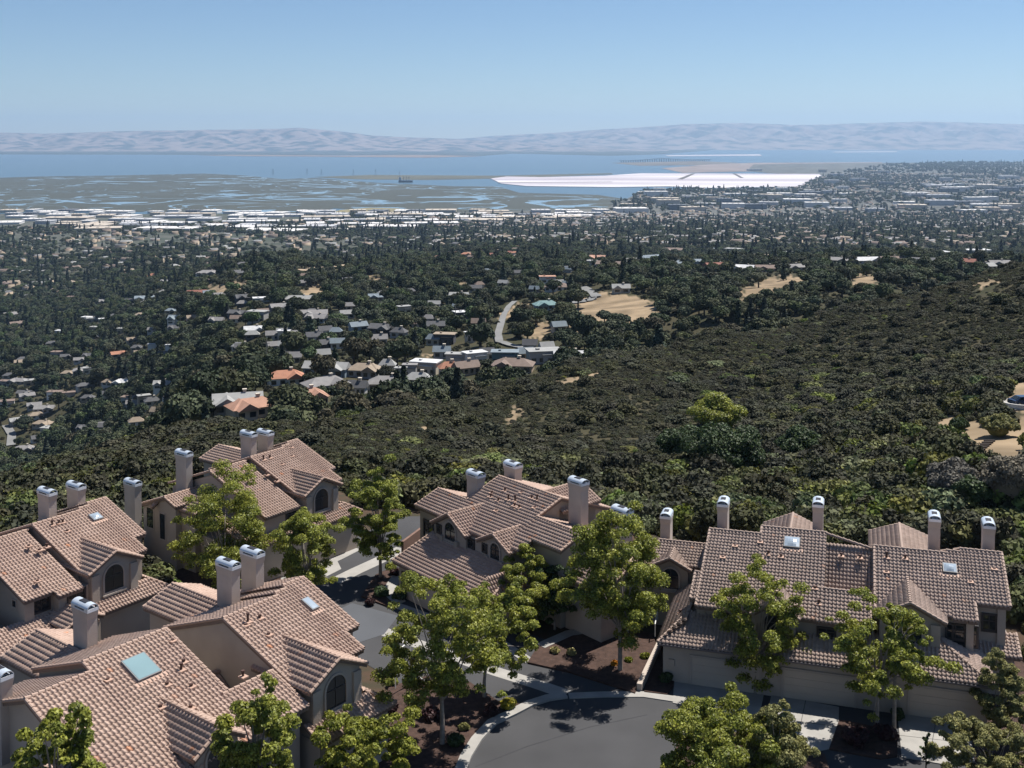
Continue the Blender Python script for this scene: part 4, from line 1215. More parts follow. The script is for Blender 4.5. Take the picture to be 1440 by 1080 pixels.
for a in [(399, 541, 50, "orange tile", "white", "hip", .42), (457, 528, 62, "pale grey", "blue grey", "long", .22), (455, 551, 60, "grey shingle", "grey", "hip", .2), (511, 530, 44, "tan", "grey", "hip", .3), (543, 524, 22, "pale grey", "cream", "hip", .4), (543, 549, 52, "grey shingle", "cream", "hip", .22),
 (587, 544, 36, "pale grey", "grey", "hip", .25), (598, 526, 38, "white", "cream", "flat", .3), (575, 531, 18, "grey shingle", "grey", "flat", .6), (562, 536, 14, "pale grey", "grey", "flat", .6), (631, 528, 28, "orange tile", "cream", "hip", .3), (655, 527, 34, "brown", "tan", "gable", .25), (667, 513, 30, "white", "white", "flat", .33), (640, 515, 26, "pale grey", "grey", "flat", .22),
 (710, 512, 36, "blue grey", "teal", "flat", .62), (722, 523, 56, "brown", "brownish", "hip", .16), (765, 510, 46, "pale grey", "grey", "flat", .2), (803, 512, 46, "white", "grey", "gable", .2), (500, 556, 26, "dark grey", "grey", "gable", .3), (427, 570, 56, "salmon tile", "grey", "hip", .2), (256, 601, 30, "salmon tile", "white", "hip", .6), (291, 588, 30, "salmon tile", "cream", "hip", .3),
 (330, 578, 66, "pale grey", "grey", "gable", .18), (350, 585, 64, "salmon tile", "cream", "hip", .16), (216, 586, 18, "tan", "tan", "gable", .3),
 (440, 447, 36, "grey shingle", "grey", "gable", .3), (444, 454, 30, "grey shingle", "blue grey", "gable", .3), (473, 491, 20, "blue grey", "white", "gable", .55), (455, 472, 18, "dark grey", "white", "gable", .4), (502, 466, 24, "blue grey", "blue grey", "gable", .45), (535, 469, 32, "dark grey", "dark", "gable", .4), (560, 475, 22, "dark grey", "grey", "hip", .3), (625, 484, 28, "tan", "dark", "flat", .4), (661, 482, 14, "white", "cream", "flat", .3), (612, 466, 24, "dark grey", "dark", "gable", .4), (530, 423, 26, "blue grey", "grey", "gable", .3), (645, 422, 26, "pale grey", "cream", "gable", .3),
 (652, 450, 28, "white", "dark", "flat", .3), (567, 441, 18, "pale grey", "cream", "flat", .3), (420, 426, 38, "pale grey", "cream", "long", .3), (393, 437, 30, "grey shingle", "grey", "gable", .3), (398, 478, 18, "white", "cream", "flat", .2), (440, 481, 22, "dark grey", "grey", "gable", .3),
 (112, 525, 28, "grey shingle", "grey", "hip", .3), (113, 547, 22, "dark grey", "grey", "hip", .3), (168, 542, 26, "white", "grey", "hip", .3), (224, 546, 24, "pale grey", "white", "gable", .5), (161, 502, 20, "orange tile", "tan", "gable", .3), (193, 502, 17, "tan", "pink", "gable", .4), (210, 492, 12, "white", "white", "flat", .3), (234, 495, 10, "white", "white", "flat", .5), (25, 513, 20, "tan", "grey", "gable", .4), (20, 540, 28, "grey shingle", "grey", "hip", .3), (55, 580, 26, "grey shingle", "grey", "gable", .4), (18, 596, 24, "pale grey", "grey", "gable", .4), (53, 601, 26, "tan", "cream", "hip", .4), (25, 637, 28, "grey shingle", "grey", "hip", .4), (45, 622, 18, "dark grey", "white", "gable", .4),
 (246, 455, 24, "blue grey", "white", "gable", .6), (268, 452, 17, "tan", "pink", "gable", .6), (302, 456, 20, "grey shingle", "blue grey", "gable", .5), (360, 452, 26, "pale grey", "grey", "flat", .7), (331, 446, 24, "dark grey", "dark", "gable", .5), (355, 470, 28, "white", "grey", "gable", .25), (244, 466, 20, "dark grey", "grey", "gable", .4), (119, 451, 15, "white", "white", "flat", .3), (141, 454, 12, "white", "white", "flat", .3), (274, 420, 26, "red brown", "white", "gable", .55), (308, 420, 20, "grey shingle", "cream", "gable", .4), (340, 425, 22, "dark grey", "dark", "gable", .6), (366, 428, 24, "white", "blue grey", "flat", .4), (215, 394, 18, "orange tile", "pink", "hip", .6), (291, 388, 32, "grey shingle", "grey", "hip", .3), (332, 388, 30, "dark grey", "grey", "hip", .3), (200, 423, 26, "blue grey", "white", "gable", .3), (12, 446, 22, "grey shingle", "grey", "gable", .4), (20, 458, 22, "brown", "grey", "gable", .3), (82, 471, 16, "white", "grey", "flat", .3), (182, 482, 16, "tan", "cream", "gable", .4), (127, 477, 18, "dark grey", "grey", "hip", .3),
 (840, 367, 26, "salmon tile", "pink", "gable", .3), (832, 374, 12, "white", "white", "flat", .4), (857, 376, 28, "brown", "grey", "gable", .3), (887, 371, 26, "grey shingle", "grey", "gable", .25), (918, 369, 36, "blue grey", "blue grey", "hip", .28), (967, 374, 36, "blue grey", "grey", "gable", .2), (1010, 379, 30, "red brown", "brownish", "gable", .22), (1048, 382, 30, "white", "cream", "gable", .24), (1080, 382, 26, "brown", "pink", "gable", .34), (1000, 357, 24, "blue grey", "grey", "flat", .3), (1035, 358, 22, "pale grey", "cream", "flat", .4), (1118, 381, 24, "grey shingle", "grey", "gable", .3), (1112, 359, 12, "white", "white", "flat", .3), (1138, 359, 20, "white", "grey", "flat", .25), (1192, 356, 14, "white", "grey", "flat", .25), (1219, 371, 30, "white", "grey", "gable", .3), (1181, 371, 24, "grey shingle", "grey", "gable", .25), (1256, 370, 28, "brown", "tan", "gable", .3), (1322, 361, 24, "white", "cream", "flat", .3), (1376, 359, 28, "white", "grey", "flat", .3), (1355, 362, 12, "white", "white", "flat", .5), (1386, 380, 26, "pale grey", "cream", "gable", .3), (1362, 374, 20, "red brown", "tan", "gable", .35), (1408, 376, 24, "grey shingle", "grey", "gable", .3), (948, 356, 24, "brown", "grey", "gable", .3), (1300, 372, 26, "dark grey", "grey", "gable", .3), (1072, 365, 20, "tan", "tan", "flat", .35),
 (784, 409, 34, "brown", "white", "hip", .28), (874, 412, 24, "pale grey", "cream", "gable", .2), (768, 436, 34, "teal", "blue grey", "hip", .28), (770, 398, 22, "salmon tile", "white", "flat", .35)]:
    house(*a)
r_ = np.random.default_rng(99)
for k_ in range(34): # terracotta district
    house(r_.uniform(555, 730), r_.uniform(347, 366), r_.uniform(9, 15), ["salmon tile", "orange tile", "red brown", "brown", "tan"][k_ % 5], ["cream", "white", "pink"][k_ % 3], "hip", .4)
for k_ in range(62):
    px0_, py0_ = r_.uniform(0, 240), r_.uniform(362, 612)
    house(px0_, py0_, 8 + (py0_ - 350) * .04 + r_.uniform(0, 4), ["grey shingle", "dark grey", "brown", "dark grey", "tan", "pale grey"][k_ % 6], ["grey", "cream", "white", "tan"][k_ % 4], ["gable", "hip", "flat"][k_ % 3], .38)
for k_ in range(62):
    px0_ = r_.uniform(230, 800); py0_ = r_.uniform(372, 512)
    house(px0_, py0_, 10 + (py0_ - 380) * .06 + r_.uniform(0, 5), ["dark grey", "grey shingle", "blue grey", "brown", "pale grey"][k_ % 5], ["dark", "grey", "cream", "tan"][k_ % 4], ["gable", "hip", "gable"][k_ % 3], .36)
HPOS = []
seen = {}
for h_ in HOUSES: h_.append(area_of(h_[0], h_[1]))
for h_ in sorted(HOUSES, key=lambda h: h[0]):
    px, py, wpx, roof, wall, kind, hf, yaw, ar = h_
    if wall == "brownish": wall = "tan"
    p = g_hit(px, py)
    dist = p[1]
    if ar == "along the far wooded ridge": wpx *= 1.2
    Wd = wpx * dist / F
    if any(math.hypot(p[0] - q[0], p[1] - q[1]) < (Wd + q[3]) * .42 for q in HPOS) and h_ in HOUSES[-158:]: continue
    HPOS.append((p[0], p[1], p[2], Wd))
    hf = hf or .35
    H = min(max(Wd * hf * .8, 4.6), 9.5)
    D = Wd * {"long": .38, "flat": .6}.get(kind, .55)
    key = (roof, wall, kind == "flat", ar)
    k = seen.get(key, 0); seen[key] = k + 1
    size = ""
    lab = f"{wall} {'flat-roofed ' if kind == 'flat' else ''}house with {roof} roof {ar}"
    lab = lab if k == 0 else f"{ORD[min(k, 19)]}from left of the {wall} {'flat-roofed ' if kind == 'flat' else ''}houses with {roof} roofs {ar}"
    h_.append((lab, k, key))
    yw = yaw if yaw is not None else r_.uniform(-.5, .5) - math.atan2(p[0], p[1]) * .5
    o = empty("valley_house", (p[0], p[1], p[2]), yw)
    tag(o, lab, "house", "houses scattered through the valley")
    h_.append(o)
    zb = -5.0
    w, d = Wd / 2, D / 2
    body = MB(); rf = MB(); ov = .5
    if kind == "flat":
        body.box((-w, -d, zb), (w, d, H)); body.box((-w * .2, -d * 1.25, zb), (w * .75, -d + .01, H * .75))
        rf.box((-w - ov, -d - ov, H), (w + ov, d + ov, H + .35)); rf.box((-w * .2 - .3, -d * 1.25 - .3, H * .75), (w * .75 + .3, -d + .0, H * .75 + .3)); rf.box((-w * .5, -d * .3, H + .35), (-w * .3, d * .2, H + .9))
    else:
        eh = H * .62; rh = max(H - eh, Wd * .1) + .4
        body.box((-w, -d, zb), (w, d, eh))
        hip = d * .9 if kind == "hip" else 0.0
        def rfm(w, d, eh, rh, hip, T=lambda q: q):
            a = [(-w - ov, -d - ov, eh), (w + ov, -d - ov, eh), (w + ov, d + ov, eh), (-w - ov, d + ov, eh), (-w - ov * (hip == 0) + hip, 0, eh + rh), (w + ov * (hip == 0) - hip, 0, eh + rh)]
            rf.add([T(q) for q in a] + [T((q[0], q[1], q[2] + .25)) for q in a[:0]], [(0, 1, 5, 4), (2, 3, 4, 5), (1, 2, 5), (3, 0, 4), (0, 3, 2, 1)])
        rfm(w, d, eh + .05, rh, hip)
        if hip == 0: body.add([(-w, -d, eh), (-w, d, eh), (-w, 0, eh + rh - .25)], [(0, 1, 2)]); body.add([(w, -d, eh), (w, d, eh), (w, 0, eh + rh - .25)], [(0, 1, 2)])
        if Wd > 9:  # a cross wing towards the viewer
            cx = w * (.45 if int(px) % 2 else -.45); ww = w * .42
            body.box((cx - ww, -d * 1.45, zb), (cx + ww, -d + .01, eh))
            rfm(d * 1.25, ww, eh + .08, rh * .85, 0, lambda q: (cx + q[1], -d * .55 + q[0] * .9, q[2]))
            body.add([(cx - ww, -d * 1.45, eh), (cx + ww, -d * 1.45, eh), (cx, -d * 1.45, eh + rh * .7)], [(0, 1, 2)])
    ow = body.build("wall", MATS["wall " + wall], o); orf = rf.build("roof", MATS["roof " + roof], o)
    if wpx >= 13:
        nwin = 4 if wpx > 24 else 2
        floors = [eh_ for eh_ in ([H * .12, H * .48] if H > 5.2 and wpx > 20 else [H * .2])]
        for zz in floors:
            for k2 in range(nwin):
                xx = -w + (k2 + .5) * Wd / nwin
                if kind == "flat" and -w * .25 < xx < w * .8 and zz < H * .5: yy = -d * 1.25
                elif kind != "flat" and Wd > 9 and abs(xx - w * (.45 if int(px) % 2 else -.45)) < w * .42: yy = -d * 1.45
                else: yy = -d
                m_ = MB(); m_.box((xx - Wd / nwin * .28, yy - .06, zz), (xx + Wd / nwin * .28, yy + .05, zz + min(1.5, H * .3)))
                m_.build("window", GLASS, o)
    if wpx > 20 and kind != "flat":
        m_ = MB(); m_.box((w * .3 - .45, d * .1 - .45, 0), (w * .3 + .45, d * .1 + .45, H + 1.0)); m_.box((w * .3 - .6, d * .1 - .6, H + 1.0), (w * .3 + .6, d * .1 + .6, H + 1.25)); m_.build("chimney", MATS["wall cream"], orf)
multi = {}
for h_ in HOUSES:
    if len(h_) > 10: multi.setdefault(h_[9][2], []).append(h_)
for key, L_ in multi.items():
    if len(L_) > 1:
        L_.sort(key=lambda h: h[0])
        for i, h_ in enumerate(L_):
            pos = "leftmost" if i == 0 else ("rightmost" if i == len(L_) - 1 else ORD[min(i, 19)].strip() + " from left")
            h_[10]["label"] = f"{pos} {key[1]} {'flat ' if key[2] else ''}house with {key[0]} roof {key[3]}"
HP = np.array(HPOS)

# ------------------------------------------------------------------ roads of the valley (draped ribbons)
def ribbon(name, line, w, m):
    P = []
    for (x0, y0), (x1, y1) in zip(line[:-1], line[1:]):
        for t in np.linspace(0, 1, 7)[:-1]: P.append(g_hit(x0 + (x1 - x0) * t, y0 + (y1 - y0) * t))
    P.append(g_hit(*line[-1])); P = np.array(P); V = []; 
    for i, p in enumerate(P):
        t = P[min(i + 1, len(P) - 1)] - P[max(i - 1, 0)]; t[2] = 0; t /= np.linalg.norm(t) + 1e-9; nn = np.array([-t[1], t[0], 0]) * w / 2
        for q in (p + nn, p - nn):
            V.append((q[0], q[1], max(float(terr(np.array([q[0]]), np.array([q[1]]))[0]), p[2]) + .6))
    me = np_mesh(name, np.array(V), np.array([(2 * i, 2 * i + 1, 2 * i + 3, 2 * i + 2) for i in range(len(P) - 1)]), m)
    tag(link(name, me), kind="structure"); return P
ROADM = mat("pale_old_asphalt", (.20, .20, .195), .95, .2, .1)  # old asphalt, a paler grey than the street
ROADS = [ribbon("road", [(724, 425), (716, 432), (708, 445), (704, 458), (700, 472), (702, 482), (722, 488), (742, 492), (770, 494)], 3.4, ROADM), ribbon("road", [(840, 419), (832, 414), (826, 409), (818, 405)], 6, ROADM), ribbon("road", [(840, 419), (826, 424), (806, 427)], 6, ROADM), ribbon("road", [(185, 430), (205, 420), (228, 409)], 9, ROADM), ribbon("road", [(420, 382), (450, 377), (500, 372)], 14, mat("pale_dirt", (.36, .28, .2), 1)), ribbon("road", [(0, 600), (8, 612), (6, 628)], 6, ROADM)]
ROADP = np.concatenate(ROADS)

# ------------------------------------------------------------------ scatter of plants
def near_house(x, y, f=.56, pad=1.5):
    m = np.zeros(len(x), bool)
    for hx, hy, hz, hw in HP:
        m |= np.hypot(x - hx, (y - hy) * .8) < hw * f + pad
        # keep the side the camera looks at open in front of a house
        m |= (np.abs(x - hx * y / hy) < hw * .5) & (y < hy) & (y > hy - hw * .9 - 5)
    for p in ROADP[::2]: m |= (np.hypot(x - p[0], y - p[1]) < 7)
    return m
def zone_name(px, py):
    if py < 385 and px > 800: return "on the far wooded ridge"
    if px > 735: return "around the dry grass clearing"
    if py > 480 and px > 370: return "in the hollow behind the brush ridge"
    if 230 < px <= 480 and py < 470: return "on the left wooded knoll"
    if px <= 240: return "in the left valley"
    return "in the middle wooded valley"

rs = np.random.default_rng(2024)
HSC = [(h[0], h[1], h[2], max(h[2] * (h[6] or .35) * .9, 4)) for h in HOUSES if len(h) > 10]
HYD = [h[10].location.y for h in HOUSES if len(h) > 10]
RPX = np.stack(proj(ROADP + np.array([0, 0, .5])), -1)
def screens(x, y, z, sx, sy, hgt, rad):
    _, ty = proj(np.stack([x, y, z + hgt], -1)); wpx = rad * F / y
    m = clearing(sx, ty + (sy - ty) * .35) | clearing(sx, ty + (sy - ty) * .7)
    for (hx, hy, hw, hh), yd in zip(HSC, HYD):
        m |= (y < yd + 2) & (np.abs(sx - hx) < hw * .5 + wpx * .5) & (ty < hy - hh * .42) & (sy > hy - hh * .8)
    for px_, py_ in RPX[::2]: m |= (np.abs(sx - px_) < wpx * .7 + 1.5) & (ty < py_ - .5) & (sy > py_)
    return m
# --- chaparral on the slope behind the townhouses
x, y, z, sx, sy = polar_scatter(100000, -60, 1500, 82, 445, rs)
ed = np.interp(sx, EDGE_PX, EDGE_D); cr = np.interp(sx, CR_PX, CR_D)
def in_block(x, y):
    m = np.zeros(len(x), bool)
    for ox, oy, yw, u0, u1, v0, v1 in ((-18.7, 71.1, 52.5, -20, 9, -12.5, 12), (-38.6, 88.8, 54, -11, 9, -12.5, 11), (-25.5, 108, 53, -11, 8.5, -11.5, 11), (-1.6, 103.2, -49, -6, 17, -8, 13), (28.25, 86.2, -17, -19, 12, -11, 14)):
        a = math.radians(yw); dx, dy = x - ox, y - oy
        u = dx * math.cos(a) + dy * math.sin(a); v = dx * math.sin(a) - dy * math.cos(a)
        m |= (u > u0) & (u < u1) & (v > v0) & (v < v1)
    return m
ok = ((y > ed + 3) | ((y > 84) & ((sx < 235) | (sx > 1425)))) & ~in_block(x, y) & (y < cr + 30) & ~clearing(sx, sy) & ~((sx > 1240) & (clearing(sx, sy - 8) | clearing(sx, sy - 16))) & visible(x, y, z, 2.5)
ok &= ~near_house(x, y)
x, y, z, sx, sy = [a[ok] for a in (x, y, z, sx, sy)]
patch = hnoise(x * 1.3, y * 1.3, 3.1)
wet = np.clip((sx - 900) / 500, 0, 1) * np.clip((sy - 480) / 150, 0, 1) + np.clip((sy - 640) / 60, 0, 1) * .8   # greener, larger bushes low on the slope
big = rs.random(len(x)) < (.02 + .30 * np.clip(wet, 0, 1) + .3 * (sx < 330))
wet2 = np.clip(wet, 0, 1)
scale = np.where(big, rs.uniform(1.5, 3.3, len(x)), rs.uniform(.5, 1.05, len(x)) * (1 + .45 * wet2) * (1 + .1 * patch))
idx = np.where(rs.random(len(x)) < np.clip(.04 + .04 * patch, .01, .15), 3, rs.integers(0, 3, len(x)))
idx = np.where((rs.random(len(x)) < .09), 4, idx)
idx = np.where(rs.random(len(x)) < .5 * np.clip(wet, 0, 1) + .04 + .05 * patch, 5, idx)
idx = np.where(rs.random(len(x)) < .005, 6, idx)
idx = np.where(big & ((idx == 3) | (idx == 4)), 0, idx)
order = np.argsort(-(scale / y) * np.where((idx > 2) & (idx != 5), .8, 1.0))
names = {0: "rounded olive green shrub", 1: "low spreading dark green shrub", 2: "tall leafy dark green shrub", 3: "dry golden brown bush", 4: "leafless looking grey brown bush", 5: "fresh green leafy shrub", 6: "rust coloured bush"}
def slope_zone(px):
    if px < 330: return "on the bushy slope behind the left blocks"
    if px < 840: return "on the brush slope behind the middle block"
    return "on the brush slope behind the right hand block"
protos_s = {}
for k_ in order[:300]:
    i = int(idx[k_])
    o = bpy.data.objects.new("shrub", SHRUBS[i]); COL.objects.link(o)
    o.location = (x[k_], y[k_], z[k_] - .1); s_ = float(scale[k_]); o.scale = (s_, s_, s_ * float(rs.uniform(.85, 1.25))); o.rotation_euler = (0, 0, float(rs.uniform(0, 6.28)))
    zn = slope_zone(sx[k_])
    tag(o, f"{names[i]} {zn}", "shrub", f"{names[i]}s {zn}")
    protos_s.setdefault(i, o)
rest = order[300:]
pl_ = [protos_s.get(i) or protos_s[0] for i in range(7)]
instancer("chaparral", pl_, np.stack([x, y, z - .1], 1)[rest], np.stack([np.zeros(len(rest)), np.zeros(len(rest)), rs.uniform(0, 6.28, len(rest))], 1),
          np.stack([scale[rest], scale[rest], scale[rest] * np.where(wet2[rest] > .4, rs.uniform(.8, 1.2, len(rest)), rs.uniform(.5, .85, len(rest)))], 1), idx[rest], "dense olive and brown chaparral covering the hillside up to the ridge")

# --- woods of the valley
def woods(n, px0, px1, d0, d1, dens=1.0):
    x, y, z, sx, sy = polar_scatter(n, px0, px1, d0, d1, rs)
    cr = np.interp(sx, CR_PX, CR_D)
    ok = (y > cr + 32) & ~(clearing(sx, sy) & (rs.random(n) > .12)) & visible(x, y, z, 9) & ~near_house(x, y)
    return [a[ok] for a in (x, y, z, sx, sy)]
x, y, z, sx, sy = woods(26000, -80, 1520, 230, 1750)
gap = hnoise(x * .5, y * .5, 1.7)
brush = (sx > 1000) & (sy > 405) | ((sx > 940) & (sy > 440))
rad = np.where(brush, rs.uniform(2.2, 5.0, len(x)), rs.uniform(2.8, 6.0, len(x)) * np.where(sx < 420, 1.25, 1.0))
keep = (rs.random(len(x)) < np.clip(np.where(brush, .62, .86) - .2 * gap, .3, 1)) & ~(screens(x, y, z, sx, sy, rad * 1.5, rad) & (rs.random(len(x)) < .93))
x, y, z, sx, sy, rad = [a[keep] for a in (x, y, z, sx, sy, rad)]
con = rs.random(len(x)) < np.where(sx < 260, .12, .07)
idx = np.where(con, 4 + rs.integers(0, 3, len(x)), rs.integers(0, 4, len(x)))
scx = np.where(con, rad * .62, rad); scz = np.where(con, rad * .6, rad * rs.uniform(.85, 1.25, len(x)))
order = np.argsort(-rad / y)
cnt = {"oak": 0, "con": 0}; protos_o = {}; rest = []
tones = [("dark green", mat("oak_leaf_dark", (.036, .05, .021), .8, island=.45, col2=(.022, .034, .016), vscale=.5, trans=.1)), ("olive green", mat("oak_leaf_olive", (.068, .074, .03), .8, island=.45, col2=(.04, .05, .022), vscale=.5, trans=.1)), ("brownish green", mat("oak_leaf_brown", (.075, .064, .033), .8, island=.4, col2=(.045, .044, .024), vscale=.5, trans=.1))]
for k_ in order:
    i = int(idx[k_]); kd = "con" if i > 3 else "oak"
    if cnt[kd] >= (300 if kd == "oak" else 140): rest.append(k_); continue
    cnt[kd] += 1
    o = bpy.data.objects.new("oak_tree" if kd == "oak" else "conifer", OAKS[i] if kd == "oak" else CONS[i - 4]); COL.objects.link(o)
    o.location = (x[k_], y[k_], z[k_]); o.scale = (float(scx[k_]), float(scx[k_]), float(scz[k_])); o.rotation_euler = (0, 0, float(rs.uniform(0, 6.28)))
    zn = zone_name(sx[k_], sy[k_])
    if kd == "oak":
        tn, tmn = tones[int(rs.choice(3, p=[.5, .33, .17]))]
        if i in protos_o:
            o.material_slots[0].link = 'OBJECT'; o.material_slots[0].material = tmn
        else: tn = "mid green"
        tag(o, f"{tn} broad-crowned oak {zn}", "tree", f"{tn} oaks {zn}")
    else:
        tag(o, f"dark pointed conifer {zn}", "tree", f"conifers {zn}")
    protos_o.setdefault(i, o)
rest = np.array(rest)
pl_ = [protos_o[i] for i in range(7)]
instancer("woods", pl_, np.stack([x, y, z], 1)[rest], np.stack([np.zeros(len(rest)), np.zeros(len(rest)), rs.uniform(0, 6.28, len(rest))], 1),
          np.stack([scx[rest], scx[rest], scz[rest]], 1), idx[rest], "dark oak woods filling the valley between the scattered houses")
# --- undergrowth between the trees
x, y, z, sx, sy = woods(16000, -60, 1500, 230, 1100)
k_ = ~screens(x, y, z, sx, sy, 2.0, np.full(len(x), 1.5)); x, y, z, sx, sy = [a[k_] for a in (x, y, z, sx, sy)]
sc_ = rs.uniform(1.0, 2.4, len(x)); ix_ = rs.choice(5, len(x), p=[.3, .3, .2, .12, .08])
instancer("undergrowth", [protos_s.get(i) or protos_s[0] for i in range(5)], np.stack([x, y, z - .1], 1), np.stack([np.zeros(len(x)), np.zeros(len(x)), rs.uniform(0, 6.28, len(x))], 1), np.stack([sc_] * 3, 1), ix_, "low brush growing under and between the valley trees")
# --- trees of the plain
LAND = [(430, 304), (700, 297), (850, 293), (880, 279), (905, 269), (1000, 265), (1120, 264), (1160, 247), (1250, 232), (1330, 229), (1700, 228), (1700, 370), (860, 362), (700, 372), (500, 385), (260, 420), (-300, 430), (-300, 322), (0, 322), (200, 316), (430, 312)]
def plain(n, px0, px1, d0, d1, s0, s1, pc):
    d = np.sqrt(rs.uniform(d0 ** 2, d1 ** 2, n)); px = rs.uniform(px0, px1, n); x = d * (px - 720) / F
    z = np.where(d < 4300, terr(x, d), -249.5); z = np.maximum(z, -249.5)
    sx, sy = proj(np.stack([x, d, z], -1))
    g = hnoise(x * .09, d * .09, .4)
    ok = in_poly(sx, sy, LAND) & (rs.random(n) < np.clip(.55 - .3 * g, .08, 1)) & ((d > 4300) | visible(x, d, z, 12))
    ok &= ~((sx > 600) & (rs.random(n) < .4))
    ok &= ~((sy < 322) & (sy > 297) & (sx < 860) & (rs.random(n) < .6))
    x, d, z = x[ok], d[ok], z[ok]; n = len(x)
    c = rs.random(n) < pc; r = rs.uniform(s0, s1, n)
    return np.stack([x, d, z], 1), np.where(c, 4 + rs.integers(0, 3, n), rs.integers(0, 4, n)), np.where(c, r * .6, r), np.where(c, r * .62, r * .85)
parts_ = [plain(52000, -80, 1520, 1600, 4300, 4.5, 9, .16), plain(20000, 860, 1520, 4300, 9000, 7, 13, .14), plain(7000, 1000, 1520, 9000, 14500, 12, 20, .1)]
Pp = np.concatenate([a[0] for a in parts_]); Ip = np.concatenate([a[1] for a in parts_]); Sx = np.concatenate([a[2] for a in parts_]); Sz = np.concatenate([a[3] for a in parts_])
instancer("town_trees", pl_, Pp, np.stack([np.zeros(len(Pp)), np.zeros(len(Pp)), rs.uniform(0, 6.28, len(Pp))], 1), np.stack([Sx, Sx, Sz], 1), Ip, "dark street and garden trees covering the town on the plain")

# ------------------------------------------------------------------ the bay, marsh, salt ponds and the far shore
SEA = -250.0
def sea_sheet(name, poly, h, m, kind="structure"):
    w = [onz(x, y, SEA + h) for x, y in poly]
    mb = MB(); mb.add([tuple(p) for p in w], [tuple(range(len(w)))]); o = mb.build(name, m)
    bm = bmesh.new(); bm.from_mesh(o.data)
    for f in bm.faces:
        f.normal_update()
        if f.normal.z < 0: f.normal_flip()
    bm.to_mesh(o.data); bm.free()
    return tag(o, kind=kind)
wm = bpy.data.materials.new("bay_water"); wm.use_nodes = True
nt = wm.node_tree; b = nt.nodes["Principled BSDF"]; b.inputs["Base Color"].default_value = (.05, .095, .13, 1); b.inputs["Roughness"].default_value = .28; b.inputs["IOR"].default_value = 1.33
tc = nt.nodes.new("ShaderNodeTexCoord"); n = nt.nodes.new("ShaderNodeTexNoise"); n.inputs["Scale"].default_value = .004; n.inputs["Detail"].default_value = 6; nt.links.new(tc.outputs["Object"], n.inputs["Vector"])
mp = nt.nodes.new("ShaderNodeMapping"); mp.inputs["Scale"].default_value = (.00018, .0007, 1); n2 = nt.nodes.new("ShaderNodeTexNoise"); n2.inputs["Scale"].default_value = 1; nt.links.new(tc.outputs["Object"], mp.inputs[0]); nt.links.new(mp.outputs[0], n2.inputs["Vector"])
mx = nt.nodes.new("ShaderNodeMix"); mx.data_type = 'RGBA'; mx.inputs[6].default_value = (.035, .085, .125, 1); mx.inputs[7].default_value = (.085, .13, .16, 1); nt.links.new(n2.outputs[0], mx.inputs[0]); nt.links.new(mx.outputs[2], b.inputs["Base Color"])
bp = nt.nodes.new("ShaderNodeBump"); bp.inputs["Strength"].default_value = .25; bp.inputs["Distance"].default_value = 20; nt.links.new(n.outputs[0], bp.inputs["Height"]); nt.links.new(bp.outputs[0], b.inputs["Normal"])
mb = MB(); N_ = 40
for i in range(N_):
    a0, a1 = -.9 + 1.8 * i / N_, -.9 + 1.8 * (i + 1) / N_
    mb.add([(r * math.tan(a), r, SEA) for a, r in ((a0, 4350), (a1, 4350), (a1, 41000), (a0, 41000))], [(0, 1, 2, 3)])
tag(mb.build("bay_water", wm), kind="structure")
mm = bpy.data.materials.new("tidal_marsh"); mm.use_nodes = True
nt = mm.node_tree; b = nt.nodes["Principled BSDF"]; L = nt.links
tc = nt.nodes.new("ShaderNodeTexCoord")
def nz(scale, det, dist=0.0):
    n = nt.nodes.new("ShaderNodeTexNoise"); n.inputs["Scale"].default_value = scale; n.inputs["Detail"].default_value = det; n.inputs["Distortion"].default_value = dist; L.new(tc.outputs["Object"], n.inputs["Vector"]); return n.outputs[0]
def mth(op, a, b_=None):
    m = nt.nodes.new("ShaderNodeMath"); m.operation = op
    for i, v in enumerate((a, b_)):
        if v is None: continue
        if isinstance(v, (int, float)): m.inputs[i].default_value = v
        else: L.new(v, m.inputs[i])
    return m.outputs[0]
ch = mth('ABSOLUTE', mth('SUBTRACT', nz(.0022, 3, 1.2), .5)); wd = mth('MULTIPLY', mth('SUBTRACT', nz(.0007, 2), .40), .15)
pool = mth('GREATER_THAN', nz(.0045, 4), .60)
sep = nt.nodes.new("ShaderNodeSeparateXYZ"); L.new(tc.outputs["Object"], sep.inputs[0])
mrx = nt.nodes.new('ShaderNodeMapRange'); mrx.inputs[1].default_value = -2600; mrx.inputs[2].default_value = -700; mrx.inputs[3].default_value = .25; mrx.inputs[4].default_value = 1.25; L.new(sep.outputs[0], mrx.inputs[0]); wd = mth('MULTIPLY', wd, mrx.outputs[0])
wf = mth('MAXIMUM', mth('LESS_THAN', ch, wd), mth('MULTIPLY', pool, mth('GREATER_THAN', nz(.0009, 2), .5)))
va_ = nt.nodes.new("ShaderNodeMix"); va_.data_type = 'RGBA'; va_.inputs[6].default_value = (.046, .047, .028, 1); va_.inputs[7].default_value = (.026, .031, .02, 1); L.new(nz(.0025, 6), va_.inputs[0])
vb_ = nt.nodes.new("ShaderNodeMix"); vb_.data_type = 'RGBA'; L.new(wf, vb_.inputs[0]); L.new(va_.outputs[2], vb_.inputs[6]); vb_.inputs[7].default_value = (.16, .24, .29, 1); L.new(vb_.outputs[2], b.inputs["Base Color"])
L.new(mth('SUBTRACT', .95, mth('MULTIPLY', wf, .72)), b.inputs["Roughness"])
sea_sheet("marsh", [(-200, 252), (0, 250), (60, 248), (150, 247), (290, 244), (345, 247), (400, 252), (440, 250), (530, 257), (640, 262), (700, 262), (730, 271), (840, 274), (880, 280), (850, 294), (700, 298), (600, 300), (560, 297), (470, 293), (440, 300), (300, 298), (-200, 297)], .6, mm)
